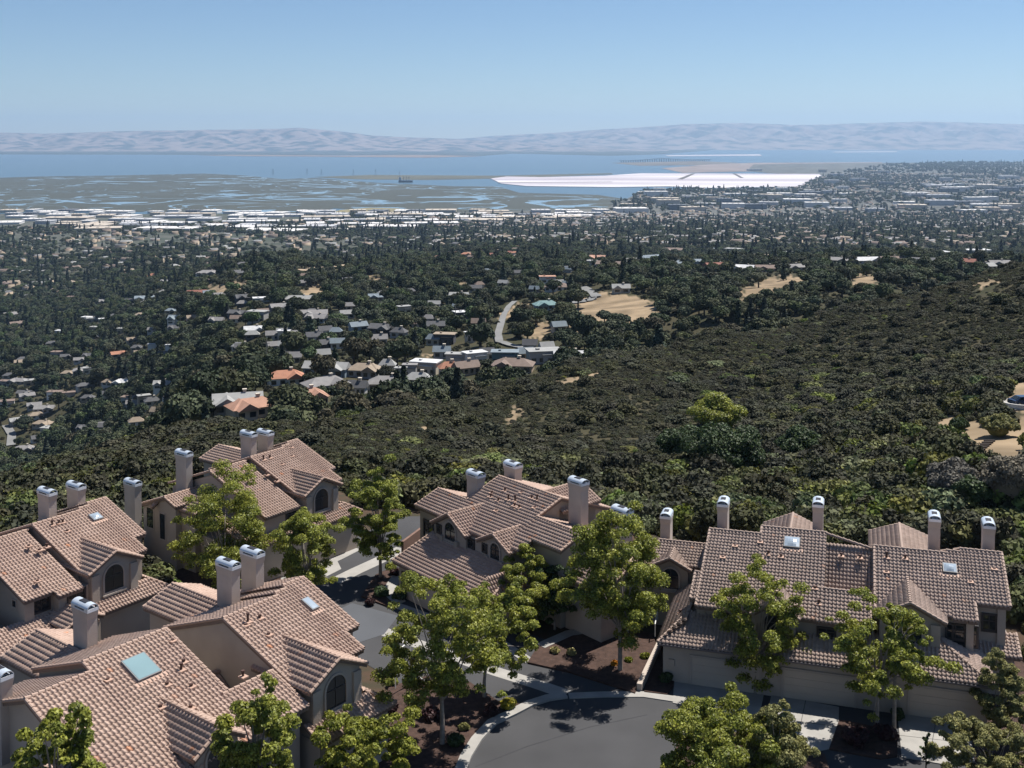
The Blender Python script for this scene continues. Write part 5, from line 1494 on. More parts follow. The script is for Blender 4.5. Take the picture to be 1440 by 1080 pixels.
sea_sheet("marsh", [(440, 249), (520, 246), (700, 247), (860, 243.5), (862, 245), (700, 251), (600, 253), (500, 252)], .9, mat("marsh_grass", (.10, .095, .06), 1, .3, .002))
sea_sheet("marsh", [(455, 301), (480, 295), (520, 292), (560, 293), (595, 299), (560, 303)], 1.2, mat("marsh_tan", (.22, .19, .10), 1, .3, .003))
TOWNM = mat("town_ground", (.13, .13, .115), 1, .55, .006, detail=9)
sea_sheet("plain", [(-300, 301), (430, 304), (600, 300), (700, 298), (850, 293), (880, 280), (905, 269), (1000, 265), (1120, 263.5), (1160, 247), (1080, 243), (1050, 240), (1060, 231), (1240, 229), (1440, 228), (1900, 227.5), (1900, 345), (-300, 345)], 2.0, TOWNM)
SALT = mat("salt_crust", (.66, .62, .63), .8)
nt = SALT.node_tree; tc = nt.nodes.new("ShaderNodeTexCoord"); mp = nt.nodes.new("ShaderNodeMapping"); mp.inputs["Scale"].default_value = (.0004, .0022, 1); n = nt.nodes.new("ShaderNodeTexNoise"); n.inputs["Scale"].default_value = 1; n.inputs["Detail"].default_value = 7
mr = nt.nodes.new("ShaderNodeMapRange"); mr.inputs[1].default_value = .36; mr.inputs[2].default_value = .62; mx = nt.nodes.new("ShaderNodeMix"); mx.data_type = 'RGBA'; mx.inputs[6].default_value = (.34, .30, .33, 1); mx.inputs[7].default_value = (.58, .545, .555, 1)
for a_, b_ in ((tc.outputs["Object"], mp.inputs[0]), (mp.outputs[0], n.inputs["Vector"]), (n.outputs[0], mr.inputs[0]), (mr.outputs[0], mx.inputs[0]), (mx.outputs[2], nt.nodes["Principled BSDF"].inputs["Base Color"])): nt.links.new(a_, b_)
sea_sheet("salt_pond", [(690, 251), (712, 248), (760, 249), (850, 247), (900, 243.5), (1152, 244.5), (1158, 250), (1130, 262), (1000, 264), (940, 262), (860, 263), (740, 261.5), (705, 258)], 2.6, SALT)
sea_sheet("salt_pond", [(935, 218.3), (1068, 217.0), (1072, 218.8), (940, 219.6)], 3, SALT)
sea_sheet("salt_pond", [(1170, 213.4), (1260, 212.8), (1262, 213.6), (1175, 214.2)], 3, SALT)
DIKE = mat("dike_earth", (.12, .10, .085), 1, .2, .01)
for p_ in ([(952, 252), (960, 252), (978, 244), (973, 244)], [(1030, 244), (1034, 244), (1046, 250), (1041, 250)], [(700, 256.6), (860, 255.4), (862, 255.7), (700, 257)]): sea_sheet("dike", p_, 3.6, DIKE)
sea_sheet("salt_flat", [(930, 236.5), (1000, 231), (1060, 228.8), (1240, 228.2), (1246, 235), (1150, 238), (1060, 241), (960, 243)], 1.5, mat("tan_flat", (.26, .21, .19), 1, .4, .002))
sea_sheet("far_shore", [(-400, 216.6), (200, 217.4), (380, 218.5), (500, 218), (680, 219), (720, 216), (860, 219), (930, 217), (1000, 211), (1440, 209.5), (1900, 209.5), (1900, 205), (-400, 205)], 1.2, mat("far_shore_land", (.05, .065, .06), 1, .5, .0015))
sea_sheet("far_shore", [(275, 218.3), (330, 217.8), (470, 218.7), (600, 218.0), (680, 219.6), (600, 221.5), (440, 220), (330, 219.4)], 3, mat("far_beach", (.24, .17, .13), 1, .4, .002))
sea_sheet("far_shore", [(860, 229), (980, 226.5), (1040, 229), (1000, 232), (900, 233)], 1.1, mat("far_flat", (.16, .14, .12), 1, .4, .002))
# hills behind the bay
def hill_range(name, crest, d0, depth, seed, m, foot):
    cx, cy = np.array(crest).T; pxs = np.linspace(cx[0], cx[-1], 420); t = np.linspace(0, 1, 44)
    PXX, T = np.meshgrid(pxs, t, indexing='ij'); d = d0 + depth * T
    top = CZ + (HY - np.interp(PXX, cx, cy)) / F * (d0 + depth * .72) + 0
    top = np.maximum(top, -200)
    x = d * (PXX - 720) / F
    prof = np.clip(np.sin(np.clip(T / .72, 0, 1) * math.pi / 2) ** 1.25, 0, 1) * np.where(T > .72, np.cos((T - .72) / .28 * math.pi / 2) ** .5, 1)
    rid = np.zeros_like(x)
    for k, (f, a) in enumerate(((1 / 900., .35), (1 / 420., .35), (1 / 200., .2), (1 / 95., .1))):
        rid += a * np.abs(np.sin(x * f + seed + 1.7 * k + 1.2 * np.sin(d * f * .6 + k)) )
    z = SEA + (top - SEA) * prof * (1 - .6 * (1 - rid) * np.sin(np.clip(T / .72, 0, 1) * math.pi) ) + 20 * (rid - .5) * prof
    n1, n2 = x.shape; i, j = np.meshgrid(np.arange(n1 - 1), np.arange(n2 - 1), indexing='ij')
    me = np_mesh(name, np.stack([x, d, z], -1).reshape(-1, 3), np.stack([i * n2 + j, (i + 1) * n2 + j, (i + 1) * n2 + j + 1, i * n2 + j + 1], -1).reshape(-1, 4), m)
    me.polygons.foreach_set("use_smooth", np.ones(len(me.polygons), bool))
    tag(link(name, me), kind="structure")
HILLM = mat("dry_hills", (.235, .19, .175), 1, col2=(.035, .05, .055), vscale=.0024, detail=9)
HILLM2 = mat("dry_hills_far", (.235, .195, .18), 1, col2=(.05, .065, .07), vscale=.002, detail=9)
for h_ in (HILLM, HILLM2):
    for nd_ in h_.node_tree.nodes:
        if nd_.type == 'MAP_RANGE': nd_.inputs[1].default_value = .44; nd_.inputs[2].default_value = .60
hill_range("hills", [(-500, 188), (0, 186.5), (60, 188), (130, 186), (200, 184), (280, 183), (360, 182), (420, 180), (470, 184), (520, 190), (560, 193), (600, 194), (660, 196.5), (760, 201), (860, 205), (940, 210)], 27000, 6500, .4, HILLM, 0)
hill_range("hills", [(480, 204), (560, 199), (640, 195.5), (700, 191), (760, 188), (820, 184), (900, 179), (960, 175), (1040, 173), (1120, 176), (1200, 174), (1290, 171), (1380, 173), (1440, 175), (1900, 178)], 31000, 8000, 2.2, HILLM2, 0)
# long bridge over the bay
o = empty("causeway_bridge", tuple(onz(930, 228, SEA)) ); tag(o, "long low bridge on many piers crossing the bay", "bridge")
p0, p1 = onz(870, 228.3, SEA), onz(1000, 226.5, SEA); c0 = np.array(o.location)
DECK = mat("bridge_concrete", (.22, .22, .23), .9)
mb = MB(); up = np.array([0, 0, 1.])
for k_ in range(40):
    a_, b_ = p0 + (p1 - p0) * k_ / 40 - c0, p0 + (p1 - p0) * (k_ + 1) / 40 - c0
    ha, hb = [18 + 22 * math.exp(-((t / 40 - .45) * 5) ** 2) for t in (k_, k_ + 1)]
    w_ = np.array([0, 9, 0]); mb.add([a_ + up * ha - w_, b_ + up * hb - w_, b_ + up * hb + w_, a_ + up * ha + w_, a_ + up * (ha + 5) - w_, b_ + up * (hb + 5) - w_, b_ + up * (hb + 5) + w_, a_ + up * (ha + 5) + w_], [(0, 1, 5, 4), (2, 3, 7, 6), (4, 5, 6, 7), (3, 2, 1, 0)])
mb.build("deck", DECK, o)
for k_ in range(1, 40):
    a_ = p0 + (p1 - p0) * k_ / 40 - c0; q_ = MB(); q_.box((a_[0] - 5, a_[1] - 6, -2), (a_[0] + 5, a_[1] + 6, 18 + 22 * math.exp(-((k_ / 40 - .45) * 5) ** 2))); q_.build("pier", DECK, o)
# ship at the port
c_ = onz(570, 256.5, SEA); o = empty("cargo_ship", tuple(c_)); tag(o, "dark cargo ship moored beside the port on the bay", "ship")
mb = MB(); mb.prism([(-45, -8, 0), (38, -8, 0), (50, 0, 0), (38, 8, 0), (-45, 8, 0)], (0, 0, 13)); mb.build("hull", mat("ship_hull", (.04, .045, .06), .6), o)
mb = MB(); mb.box((-42, -7, 13), (-26, 7, 30)); mb.box((-40, -5, 30), (-30, 5, 36)); mb.build("bridge_house", mat("ship_house", (.35, .36, .38), .6), o)
for xx in (-12, 6, 24):
    mb = MB(); mb.tube([(xx, 0, 13), (xx, 0, 40)], 1.3, 6); mb.tube([(xx, 0, 36), (xx + 12, 0, 30)], .9, 6); mb.build("deck_crane", mat("ship_crane", (.12, .13, .16), .6), o)
# power pylons in the marsh
for k_, (xx, yy) in enumerate(((384, 246), (432, 246), (452, 247), (497, 247), (528, 247), (562, 251))):
    c_ = onz(xx, yy, SEA); o = empty("power_pylon", tuple(c_)); tag(o, ["leftmost", "second from left", "third from left", "fourth from left", "fifth from left", "rightmost"][k_] + " of the thin pylons standing in the marsh", "pylon", "power pylons along the marsh")
    mb = MB()
    for sa in (-1, 1):
        for sb in (-1, 1): mb.tube([(sa * 5, sb * 5, 0), (sa * .8, sb * .8, 52)], .55, 4)
    mb.build("mast", mat("pylon_steel", (.25, .26, .28), .5, metallic=.4), o)
    for zz in (36, 44): q_ = MB(); q_.tube([(-9, 0, zz), (9, 0, zz)], .45, 4); q_.build("cross_arm", MATS["pylon_steel"], o)

# ------------------------------------------------------------------ sheds and offices on the plain
rb = np.random.default_rng(5)
WARE = [mat("shed_white", (.62, .60, .58), .8, .08, .01), mat("shed_grey", (.42, .42, .43), .8, .1, .01), mat("shed_tan", (.46, .40, .33), .8, .1, .01), mat("shed_dark", (.14, .15, .17), .8, .1, .01)]
WROWS = [(297.5, 0, 860), (301, 0, 860), (304.5, 0, 850), (308, 20, 840), (312, 40, 760), (317, 0, 640), (321.5, 90, 600), (326, 130, 520)]
rown = ["first", "second", "third", "fourth", "fifth", "sixth", "seventh", "eighth"]
def shed_box(name, px, py, wm_, dm, hm, m, label, cat, group, z=None):
    if z is None: c = g_hit(px, py)
    else: c = onz(px, py, z)
    c = np.array(c); o = MB()
    w, d = wm_ / 2, dm / 2
    o.box((-w, -d, -8), (w, d, hm)); o.box((-w - .8, -d - .8, hm), (w + .8, d + .8, hm + 1.0))
    for k in range(3): o.box((-w * .6 + k * w * .5, -d * .3, hm + 1), (-w * .6 + k * w * .5 + w * .12, d * .2, hm + 2.6))
    ob = o.build(name, m); ob.location = tuple(c); ob.rotation_euler = (0, 0, float(rb.uniform(-.25, .25)))
    return tag(ob, label, cat, group)
for ri, (yy, xa, xb) in enumerate(WROWS):
    px = xa + rb.uniform(0, 20); k = 0
    while px < xb:
        big_ = rb.random() < .3
        wm_ = rb.uniform(90, 170) if big_ else rb.uniform(35, 80)
        d_ = 290 * F / (yy - HY)
        y2 = yy - (1.5 if px < 380 else -1.0) + rb.uniform(-1.2, 1.2)
        onpl = px > 420 and yy < 304
        if not (px < 420 and yy < 301):
            pale = WARE[int(rb.choice(4, p=[.55, .2, .17, .08]))]
            shed_box("warehouse", px, y2, wm_, rb.uniform(40, 90), rb.uniform(7, 12), pale, f"{['white', 'grey', 'tan', 'dark'][WARE.index(pale)]} flat warehouse near the bay, {k + 1} from left in the {rown[ri]} row inland", "warehouse", "warehouses along the bay shore", SEA + 2 if onpl and y2 < 303 else None)
            k += 1
        px += wm_ * F / d_ * rb.uniform(1.05, 1.7)
k = 0
for px, py in zip(rb.uniform(880, 1440, 120), rb.uniform(238, 300, 120)):
    if in_poly(np.array([px]), np.array([py]), SALTP := [(690, 243), (1160, 243), (1160, 266), (690, 266)])[0] or (px < 1060 and py < 266): continue
    wm_ = rb.uniform(50, 130); m_ = int(rb.choice(4, p=[.4, .25, .25, .1])); k += 1
    shed_box("office_block", px, py, wm_, wm_ * .6, rb.uniform(9, 26), WARE[m_], f"{['white', 'grey', 'tan', 'dark'][m_]} office block on the hazy plain", "office", f"{['white', 'grey', 'tan', 'dark'][m_]} office blocks on the hazy plain", SEA + 2)
# roofs of the town, too many and too small to tell apart
V, Q, M = [], [], []; n = 0
def town_roofs(cnt, px0, px1, d0, d1):
    global n
    d = np.sqrt(rb.uniform(d0 ** 2, d1 ** 2, cnt)); px = rb.uniform(px0, px1, cnt); x = d * (px - 720) / F
    z = np.where(d < 4300, terr(x, d), SEA + 2); z = np.maximum(z, SEA + 2)
    sx, sy = proj(np.stack([x, d, z], -1)); ok = in_poly(sx, sy, LAND) & ((d > 4300) | visible(x, d, z, 6))
    for x_, y_, z_ in zip(x[ok], d[ok], z[ok]):
        w, l, h = rb.uniform(5, 9), rb.uniform(7, 13), rb.uniform(4, 7); a = rb.uniform(0, 3.14); ca, sa = math.cos(a), math.sin(a)
        P = np.array([(-l, -w, -4), (l, -w, -4), (l, w, -4), (-l, w, -4), (-l, -w, h), (l, -w, h), (l, w, h), (-l, w, h), (-l, 0, h + 2.5), (l, 0, h + 2.5)])
        P = np.stack([P[:, 0] * ca - P[:, 1] * sa + x_, P[:, 0] * sa + P[:, 1] * ca + y_, P[:, 2] + z_], 1)
        V.append(P); q = np.array([(0, 1, 5, 4), (1, 2, 6, 5), (2, 3, 7, 6), (3, 0, 4, 7), (4, 5, 9, 8), (6, 7, 8, 9)]) + n; Q.append(q)
        mt = int(rb.choice(5, p=[.3, .25, .2, .15, .1])); M.append(np.array([5, 5, 5, 5, mt, mt])); n += 10
town_roofs(700, -60, 600, 1650, 4300); town_roofs(2600, 600, 1500, 1900, 4300); town_roofs(2200, 880, 1500, 4300, 9500)
me = np_mesh("town_houses", np.concatenate(V), np.concatenate(Q), [MATS["roof grey shingle"], MATS["roof brown"], MATS["roof pale grey"], MATS["roof tan"], MATS["roof dark grey"], MATS["wall tan"]], np.concatenate(M))
tag(link("town_houses", me), "countless small houses among trees on the town plain", "houses", None, "stuff")
# ------------------------------------------------------------------ foreground street trees and garden shrubs
def fg_tree(name, label, base, crown, leaf, bark=BARK, nclump=70, leaves=9000, lsize=.115, seed=0, sparse=1.0, cat="tree", trunk=True, group=None, zb=0.0, lean=0.0, twigs=26):
    r = np.random.default_rng(seed + 1000)
    nclump = int(nclump * 2.1); leaves = leaves * 5.8; lsize = min(lsize, .115) * .5
    b = onz(base[0], base[1], zb)
    sc = F / (b[1] * math.cos(TH))
    x0, y0, x1, y1 = crown
    yc, xc = (y0 + y1) / 2, (x0 + x1) / 2
    dep = math.atan2(yc - HY, F)
    a = (x1 - x0) / 2 / sc
    ha = (y1 - y0) / 2 / sc / math.cos(dep)
    bb = max(math.sqrt(max(ha ** 2 - (a * .8 * math.sin(dep)) ** 2, .05)) , ha * .72)
    hc = (base[1] - yc) / sc / math.cos(dep) * .97
    hc = max(hc, bb * .8)
    off = np.array([(xc - base[0]) / sc, 0, hc])
    o = empty(name, tuple(b)); tag(o, label, cat, group)
    d = sphere_pts(nclump, r)
    rad = r.uniform(.30, 1.0, nclump) ** .45
    lump = 1 + .2 * np.sin(d[:, 0] * 5 + seed) + .17 * np.cos(d[:, 2] * 6 + 2 * seed) + .16 * np.sin(d[:, 1] * 7 + seed)
    C = d * (rad * lump)[:, None] * np.array([a, a, bb]) * .86
    cs = r.uniform(.07, .17, nclump) * (a + bb) * .60 * sparse
    v, q = clumps(C + off, cs * .9, leaves / nclump, lsize, r, .8, 1.0)
    link("crown", np_mesh("crown", v, q, leaf), o)
    if trunk:
        t = MB()
        top = off * np.array([.5, .5, 1.0]); fork = np.array([off[0] * .12, 0, max(hc - bb * .75, hc * .28)])
        r0 = .017 * (hc + bb) * .62 + .03
        t.tube([(0, 0, -.2), (0, 0, fork[2] * .5), tuple(fork)], [r0 * 1.25, r0, r0 * .85], 8)
        sel = r.choice(nclump, min(twigs, nclump), replace=False)
        for k in sel:
            e = C[k] + off
            m = fork + (e - fork) * .5 + np.array([0, 0, .22 * bb]) + r.normal(0, .12, 3)
            t.tube([tuple(fork - np.array([0, 0, .1])), tuple(fork + (m - fork) * .5 + r.normal(0, .08, 3)), tuple(m), tuple(e)], [r0 * .5, r0 * .36, r0 * .24, .012], 5, False)
        t.build("trunk", bark, o)
    return o
def fg_bush(label, base, rpx, leaf, seed=0, hgt=.85, n=1500, ls=.085, name="shrub", group=None, zb=.1):
    r = np.random.default_rng(seed + 77)
    b = onz(base[0], base[1], zb); sc = F / b[1]; R = rpx / sc
    nl = 16; d = sphere_pts(nl, r); d[:, 2] = np.abs(d[:, 2])
    v, q = clumps(d * r.uniform(.35, .62, (nl, 1)) * np.array([R, R, R * hgt]) + np.array([0, 0, R * .2]), r.uniform(.28, .45, nl) * R, n / nl, ls, r, .9)
    cv, cq = core((0, 0, R * .25), (R * .6, R * .6, R * .45 * hgt), r)
    V, Q, M = join([(v, q, 0), (cv, cq, 0)])
    o = link(name, np_mesh(name, V, Q, leaf)); o.location = tuple(b)
    return tag(o, label, "shrub", group)
fg_tree("street_tree", "round-crowned street tree in the mulch bed left of the first garage", (872, 944), (790, 716, 946, 908), LEAF_A, seed=1, nclump=95, leaves=13000)
fg_tree("street_tree", "street tree standing before the double garage at the block's left half", (1062, 975), (992, 778, 1142, 962), LEAF_A, seed=2, nclump=66, leaves=6600, sparse=.9)
fg_tree("street_tree", "airy street tree between the two right hand driveways", (1233, 1032), (1145, 842, 1328, 992), LEAF_A, seed=3, nclump=62, leaves=6200, sparse=.88)
fg_tree("street_tree", "thin second trunk tree beside the burgundy shrub", (1257, 1032), (1225, 850, 1300, 930), LEAF_A, seed=23, nclump=24, leaves=2600)
fg_tree("street_tree", "largest street tree in the bed beside the cul-de-sac", (622, 1048), (522, 806, 712, 1010), LEAF_A, seed=4, nclump=90, leaves=9500, sparse=.85)
fg_tree("street_tree", "street tree leaning over the gutter behind the yellow round shrub", (681, 982), (640, 822, 768, 950), LEAF_A, seed=5, nclump=60, leaves=6000, sparse=.9)
fg_tree("street_tree", "upright yellow-green tree beside the middle block's garage corner", (535, 813), (484, 652, 580, 790), LEAF_Y if False else mat("spring_leaf", (.27, .285, .045), .6, island=.5, col2=(.15, .18, .03), vscale=.8, trans=.3), seed=6, nclump=70, leaves=9000, sparse=.85)
fg_tree("street_tree", "broad tree in front of the rear left block", (318, 850), (240, 664, 400, 838), LEAF_A, seed=7, nclump=90, leaves=10500, lsize=.17)
fg_tree("street_tree", "tree overhanging the street behind the nearest block's roof", (432, 862), (380, 700, 482, 850), LEAF_A, seed=8, nclump=65, leaves=8000)
fg_tree("street_tree", "dense darker tree against the middle block's front wall", (735, 885), (688, 762, 792, 880), LEAF_A, seed=9, nclump=60, leaves=8000)
fg_tree("street_tree", "small dark tree beside the middle block's right corner", (780, 885), (738, 790, 812, 880), LEAF_D, seed=10, nclump=45, leaves=5500)
fg_tree("street_tree", "bright yellow-green tree at the picture's bottom edge", (515, 1150), (438, 1000, 592, 1150), LEAF_Y, seed=11, nclump=80, leaves=11000, lsize=.14)
fg_tree("street_tree", "tree before the nearest block's lower windows", (362, 1290), (305, 966, 425, 1150), LEAF_A, seed=12, nclump=60, leaves=7500)
fg_tree("street_tree", "leafy tree at the bottom left corner", (88, 1460), (16, 1016, 158, 1190), LEAF_A, seed=13, nclump=55, leaves=7500)
fg_tree("street_tree", "glossy leaved tree at the bottom below the middle garage", (1022, 1140), (912, 980, 1142, 1150), LEAF_A, seed=14, nclump=110, leaves=16000, sparse=.95)
fg_tree("young_pine", "olive young pine in front of the glossy leaved tree", (1092, 1150), (1044, 984, 1142, 1150), LEAF_O, seed=15, nclump=60, leaves=8000, lsize=.13)
fg_tree("olive_shrub", "feathery olive shrub at the right end of the garages", (1402, 1040), (1370, 925, 1450, 1040), LEAF_O, seed=16, nclump=60, leaves=7000, lsize=.1, cat="shrub")
fg_tree("olive_shrub", "spreading olive shrub at the bottom right corner", (1400, 1110), (1310, 1016, 1475, 1110), LEAF_O, seed=17, nclump=80, leaves=10000, lsize=.1, cat="shrub")
# seedling pine
b_ = onz(1302, 1085, .1); r_ = np.random.default_rng(3); P_l, N_l = [], []
for k in range(9):
    a = k * 2.4; 
    for s in np.linspace(.1, 1, 12): P_l.append((math.cos(a) * s * .55 * (1 - k * .07), math.sin(a) * s * .55 * (1 - k * .07), .5 + k * .2 + s * .35)); N_l.append((math.cos(a), math.sin(a), .6))
v, q = leaf_quads(np.array(P_l), np.array(N_l), .09 * np.ones(len(P_l)), r_); t0, t1 = trunk_quads((0, 0, -.1), (0, 0, 2.4), .05, .02); V, Q, M = join([(v, q, 0), (t0, t1, 1)])
o = link("seedling_pine", np_mesh("seedling_pine", V, Q, [LEAF_D, BARKD], M)); o.location = tuple(b_); tag(o, "tiny seedling pine before the last driveway", "tree")
for a in [("round yellow shrub by the kerb of the cul-de-sac", (716, 996), 15, LEAF_G, 1), ("left burgundy shrub between the driveways", (1203, 1046), 26, LEAF_R, 2), ("right burgundy shrub between the driveways", (1245, 1038), 21, LEAF_R, 3), ("dark rounded shrub by the first garage door", (937, 958), 13, LEAF_D, 4), ("dark clipped shrub at the right end of the garages", (1378, 1012), 14, LEAF_D, 5),
          ("dark shrub at the middle block's garage corner", (563, 842), 15, LEAF_D, 6), ("burgundy shrub at the middle block's garage corner", (555, 808), 11, LEAF_R, 7), ("golden shrub behind the nearest block's roof", (250, 850), 17, LEAF_G, 8), ("second golden shrub behind the nearest block's chimneys", (287, 842), 14, LEAF_G, 9), ("spiky bright green shrub by the left block's garage end", (226, 838), 15, LEAF_Y, 10),
          ("dark shrub between the golden shrubs and the chimney", (296, 858), 20, LEAF_D, 11), ("dark shrub left of the second golden shrub", (268, 866), 18, LEAF_D, 12), ("burgundy shrub under the kerbside trees", (690, 1004), 14, LEAF_R, 13), ("dark shrub at the foot of the largest street tree", (640, 1048), 16, LEAF_D, 14), ("reddish shrub beside the entry path of the nearest block", (606, 1010), 17, LEAF_R, 15),
          ("orange flowering shrub beside the round-crowned tree's trunk", (864, 935), 6, mat("orange_leaf", (.5, .22, .02), .6, island=.3), 16), ("pale green groundcover tuft right of the round-crowned tree", (884, 930), 6, LEAF_Y, 17), ("pale shrub beside the stucco garden wall", (908, 925), 8, LEAF_Y, 18), ("yellowish low shrub at the back of the mulch bed", (780, 918), 8, mat("straw_leaf", (.30, .26, .10), .7, island=.4), 19), ("straw coloured low shrub in the mulch bed", (803, 920), 8, MATS["straw_leaf"], 20),
          ("small green shrub by the handrail", (552, 962), 10, LEAF_A, 21), ("purple leaved shrub beside the nearest block's low roof", (545, 1000), 17, LEAF_R, 22), ("green shrub beside the left block's garage wall", (144, 905), 10, LEAF_Y, 23), ("bright green shrub beyond the right hand block's end", (1420, 868), 8, LEAF_Y, 24), ("low green shrub along the kerb below the big tree", (652, 1026), 9, LEAF_O, 25), ("dark shrub behind the street tree's driveway trunk", (1262, 1010), 13, LEAF_D, 26),
          ("dark green shrub under the upright yellow-green tree", (536, 838), 14, LEAF_D, 27), ("burgundy shrub at the upright tree's foot", (522, 850), 9, LEAF_R, 28)]:
    fg_bush(a[0], a[1], a[2], a[3], a[4], zb=.1 if a[1][1] > 870 else .05)
# ------------------------------------------------------------------ dwelling edge at the right: terrace, parapet, car, hedge, steps
c_ = g_hit(1432, 575)
o = empty("terrace", tuple(c_), math.radians(-8)); tag(o, "white walled terrace on the slope at the right edge", "terrace")
mb = MB(); mb.box((-1.6, -2.2, -3), (14, 5, .35)); mb.build("slab", CONC, o)
mb = MB()
for i in range(9):
    a0, a1 = math.pi * (1 + i / 18), math.pi * (1 + (i + 1) / 18)
    mb.prism([(1.2 + 2.9 * math.cos(a0), .8 + 2.9 * math.sin(a0), -1.0), (1.2 + 2.9 * math.cos(a1), .8 + 2.9 * math.sin(a1), -1.0), (1.2 + 2.7 * math.cos(a1), .8 + 2.7 * math.sin(a1), -1.0), (1.2 + 2.7 * math.cos(a0), .8 + 2.7 * math.sin(a0), -1.0)], (0, 0, 2.0))
mb.box((1.2, -2.1, -1), (14, -1.9, 1.0)); mb.build("parapet", mat("white_render", (.68, .66, .62), .85, .08, .5), o)
def car(loc, rz, col, label):
    o = empty("parked_car", loc, rz); tag(o, label, "car")
    prof = [(-2.2, .32), (2.2, .32), (2.25, .62), (2.05, .82), (1.15, .92), (.55, 1.38), (-1.05, 1.42), (-1.75, .98), (-2.2, .92)]
    bm = bmesh.new(); vs = []
    for s in (-.86, .86): vs.append([bm.verts.new((x, s * (.84 if z > 1 else 1), z)) for x, z in prof])
    n = len(prof); bm.faces.new(vs[0][::-1]); bm.faces.new(vs[1])
    for i in range(n): bm.faces.new((vs[0][i], vs[0][(i + 1) % n], vs[1][(i + 1) % n], vs[1][i]))
    bmesh.ops.recalc_face_normals(bm, faces=bm.faces); bmesh.ops.bevel(bm, geom=bm.edges[:], offset=.07, segments=2, affect='EDGES')
    me = bpy.data.meshes.new("body"); bm.to_mesh(me); bm.free(); me.materials.append(col); link("body", me, o)
    for pts in ([(1.12, -.62, .99), (1.12, .62, .99), (.6, .58, 1.36), (.6, -.58, 1.36)], [(-1.7, -.6, 1.03), (-1.7, .6, 1.03), (-1.12, .56, 1.38), (-1.12, -.56, 1.38)]):
        m_ = MB(); n_v = np.cross(np.array(pts[1]) - pts[0], np.array(pts[2]) - pts[0]); n_v = n_v / np.linalg.norm(n_v) * .03
        if n_v[2] < 0: n_v = -n_v
        m_.prism([np.array(p) for p in pts], n_v); m_.build("windscreen", GLASS, o)
    for s in (-1, 1):
        m_ = MB(); m_.prism([(-1.5, s * .83, .98), (.95, s * .83, .98), (.5, s * .735, 1.33), (-1.0, s * .735, 1.34)], (0, s * .03, 0)); m_.build("side_window", GLASS, o)
        m_ = MB(); m_.box((2.14, s * .62 - .17, .62), (2.27, s * .62 + .17, .76)); m_.build("headlight", mat("headlight_lens", (.7, .72, .74), .2), o)
        for x in (-1.35, 1.35):
            w_ = MB(); w_.tube([(x, s * .7, .33), (x, s * .9, .33)], .33, 16); t_ = w_.build("wheel", mat("tyre_rubber", (.02, .02, .02), .8), o)
            h_ = MB(); h_.tube([(x, s * .89, .33), (x, s * .915, .33)], .2, 12); h_.build("rim", mat("wheel_rim", (.4, .41, .42), .35, metallic=.7), t_)
    return o
car((c_[0] + 1.9, c_[1] + .6, c_[2] + .35), math.radians(12), mat("navy_car_paint", (.02, .035, .075), .2, spec=.6), "dark blue parked car on the white walled terrace")
car((c_[0] + 6.5, c_[1] + 3.2, c_[2] + .35), math.radians(95), mat("silver_car_paint", (.45, .47, .5), .25, metallic=.4), "silver parked car behind the dark blue one on the terrace") if False else None
h_ = g_hit(1388, 575); r_ = np.random.default_rng(8)
P_l = r_.uniform(-1, 1, (900, 3)) * np.array([2.6, 1.2, .9]); ax = r_.integers(0, 3, 900); sg = r_.choice([-1, 1], 900)
ext = np.array([2.6, 1.2, .9])
for i in range(900): P_l[i, ax[i]] = sg[i] * ext[ax[i]] if not (ax[i] == 2 and sg[i] < 0) else ext[2]
N_l = P_l / ext; v, q = leaf_quads(P_l + np.array([0, 0, .9]), N_l, .16 * np.ones(900), r_)
bx = MB(); bx.box((-2.4, -1.05, -.4), (2.4, 1.05, 1.65)); bv = np.array(bx.v); bq = np.array(bx.f)
V, Q, M = join([(v, q, 0), (bv, bq, 0)]); o = link("clipped_hedge", np_mesh("clipped_hedge", V, Q, LEAF_D)); o.location = tuple(h_); tag(o, "flat topped dark hedge left of the terrace", "hedge")
s0 = g_hit(1386, 634); s1 = g_hit(1400, 622); o = empty("garden_steps", tuple(s0)); tag(o, "short flight of timber steps on the dry slope", "steps")
TIMB = mat("dark_timber", (.05, .04, .035), .9)
for k in range(6):
    p = (s1 - s0) * k / 5; m_ = MB(); m_.box((p[0] - .7, p[1] - .13, p[2] - .3), (p[0] + .7, p[1] + .13, p[2] + .28)); m_.build("tread", TIMB, o)
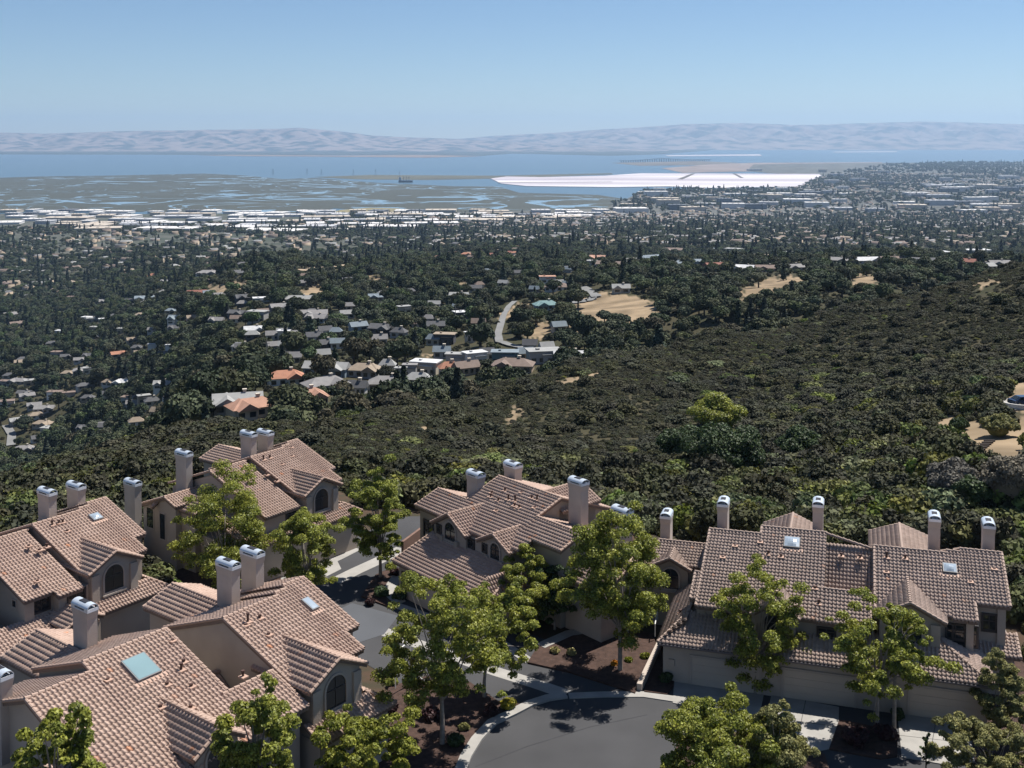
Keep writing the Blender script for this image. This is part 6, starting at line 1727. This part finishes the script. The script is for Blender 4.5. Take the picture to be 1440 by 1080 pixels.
for a in [(1412, 606, 2.6, "bronze green juniper spreading on the dry slope", 61, LEAF_O), (1350, 694, 3.4, "large grey brown bare bush below the dry slope", 62, GREYS), (1372, 705, 2.8, "dark leafy bush against the grey brown bare bush", 63, LEAF_D), (1432, 700, 4.2, "big olive grey bush at the right edge below the steps", 64, GREYS), (1012, 600, 5.4, "fresh green round tree standing out of the brush", 65, LEAF_A), (1022, 660, 6.0, "broad dark green oak low on the brush slope", 66, LEAF_D), (962, 640, 4.5, "dark green oak left of the broad one on the slope", 67, LEAF_D), (1130, 640, 4.0, "mid green tree on the brush slope right of the broad oak", 68, LEAF_D), (1357, 598, 1.5, "small blue green shrub on the dry slope", 69, LEAF_D)]:
    p = g_hit(a[0], a[1] + 8); r_ = np.random.default_rng(a[4]); R = a[2]; nl = 34
    d = sphere_pts(nl, r_); d[:, 2] = np.abs(d[:, 2])
    o = empty("hillside_tree" if R > 3.9 else "hillside_shrub", tuple(p)); tag(o, a[3], "tree" if R > 3.9 else "shrub")
    v, q = clumps(d * r_.uniform(.45, .75, (nl, 1)) * np.array([R, R, R * .75]) + np.array([0, 0, R * .45]), r_.uniform(.2, .34, nl) * R, 420, .12, r_, .85)
    cv, cq = core((0, 0, R * .42), (R * .62, R * .62, R * .42), r_); V, Q, M = join([(v, q, 0), (cv, cq, 0)])
    link("crown", np_mesh("crown", V, Q, a[5]), o)
    t = MB(); t.tube([(0, 0, -.5), (.1, 0, R * .6)], [.05 * R, .03 * R], 7); t.build("trunk", BARKD, o)
# utility poles among the valley trees
for k_, (xx, yy, hh) in enumerate(((386, 430, 24), (372, 530, 14), (250, 470, 14), (640, 470, 13))):
    p = g_hit(xx, yy); o = empty("utility_pole", tuple(p)); tag(o, ["tall thin pole on the left wooded knoll", "wooden utility pole above the orange-roofed villa", "wooden utility pole in the left valley", "wooden utility pole in the middle wooded valley"][k_], "pole")
    m_ = MB(); m_.tube([(0, 0, -1), (0, 0, hh)], [.22, .14], 6); m_.build("mast", BARK, o)
    m_ = MB(); m_.box((-1.3, -.08, hh - 1.2), (1.3, .08, hh - 1.0)); m_.build("cross_arm", BARK, o)

# ------------------------------------------------------------------ summer haze in the air
hz = MB(); hz.box((-54000, -8500, SEA - 4), (54000, 42500, 900))
hm = bpy.data.materials.new("haze_air"); hm.use_nodes = True; nt = hm.node_tree; nt.nodes.clear()
pv = nt.nodes.new("ShaderNodeVolumePrincipled"); om = nt.nodes.new("ShaderNodeOutputMaterial"); nt.links.new(pv.outputs[0], om.inputs["Volume"])
pv.inputs["Color"].default_value = (.50, .72, 1.0, 1); pv.inputs["Density"].default_value = 3.3e-5; pv.inputs["Anisotropy"].default_value = .25
ho = hz.build("haze", hm); tag(ho, kind="stuff", label="pale blue summer haze over the bay")
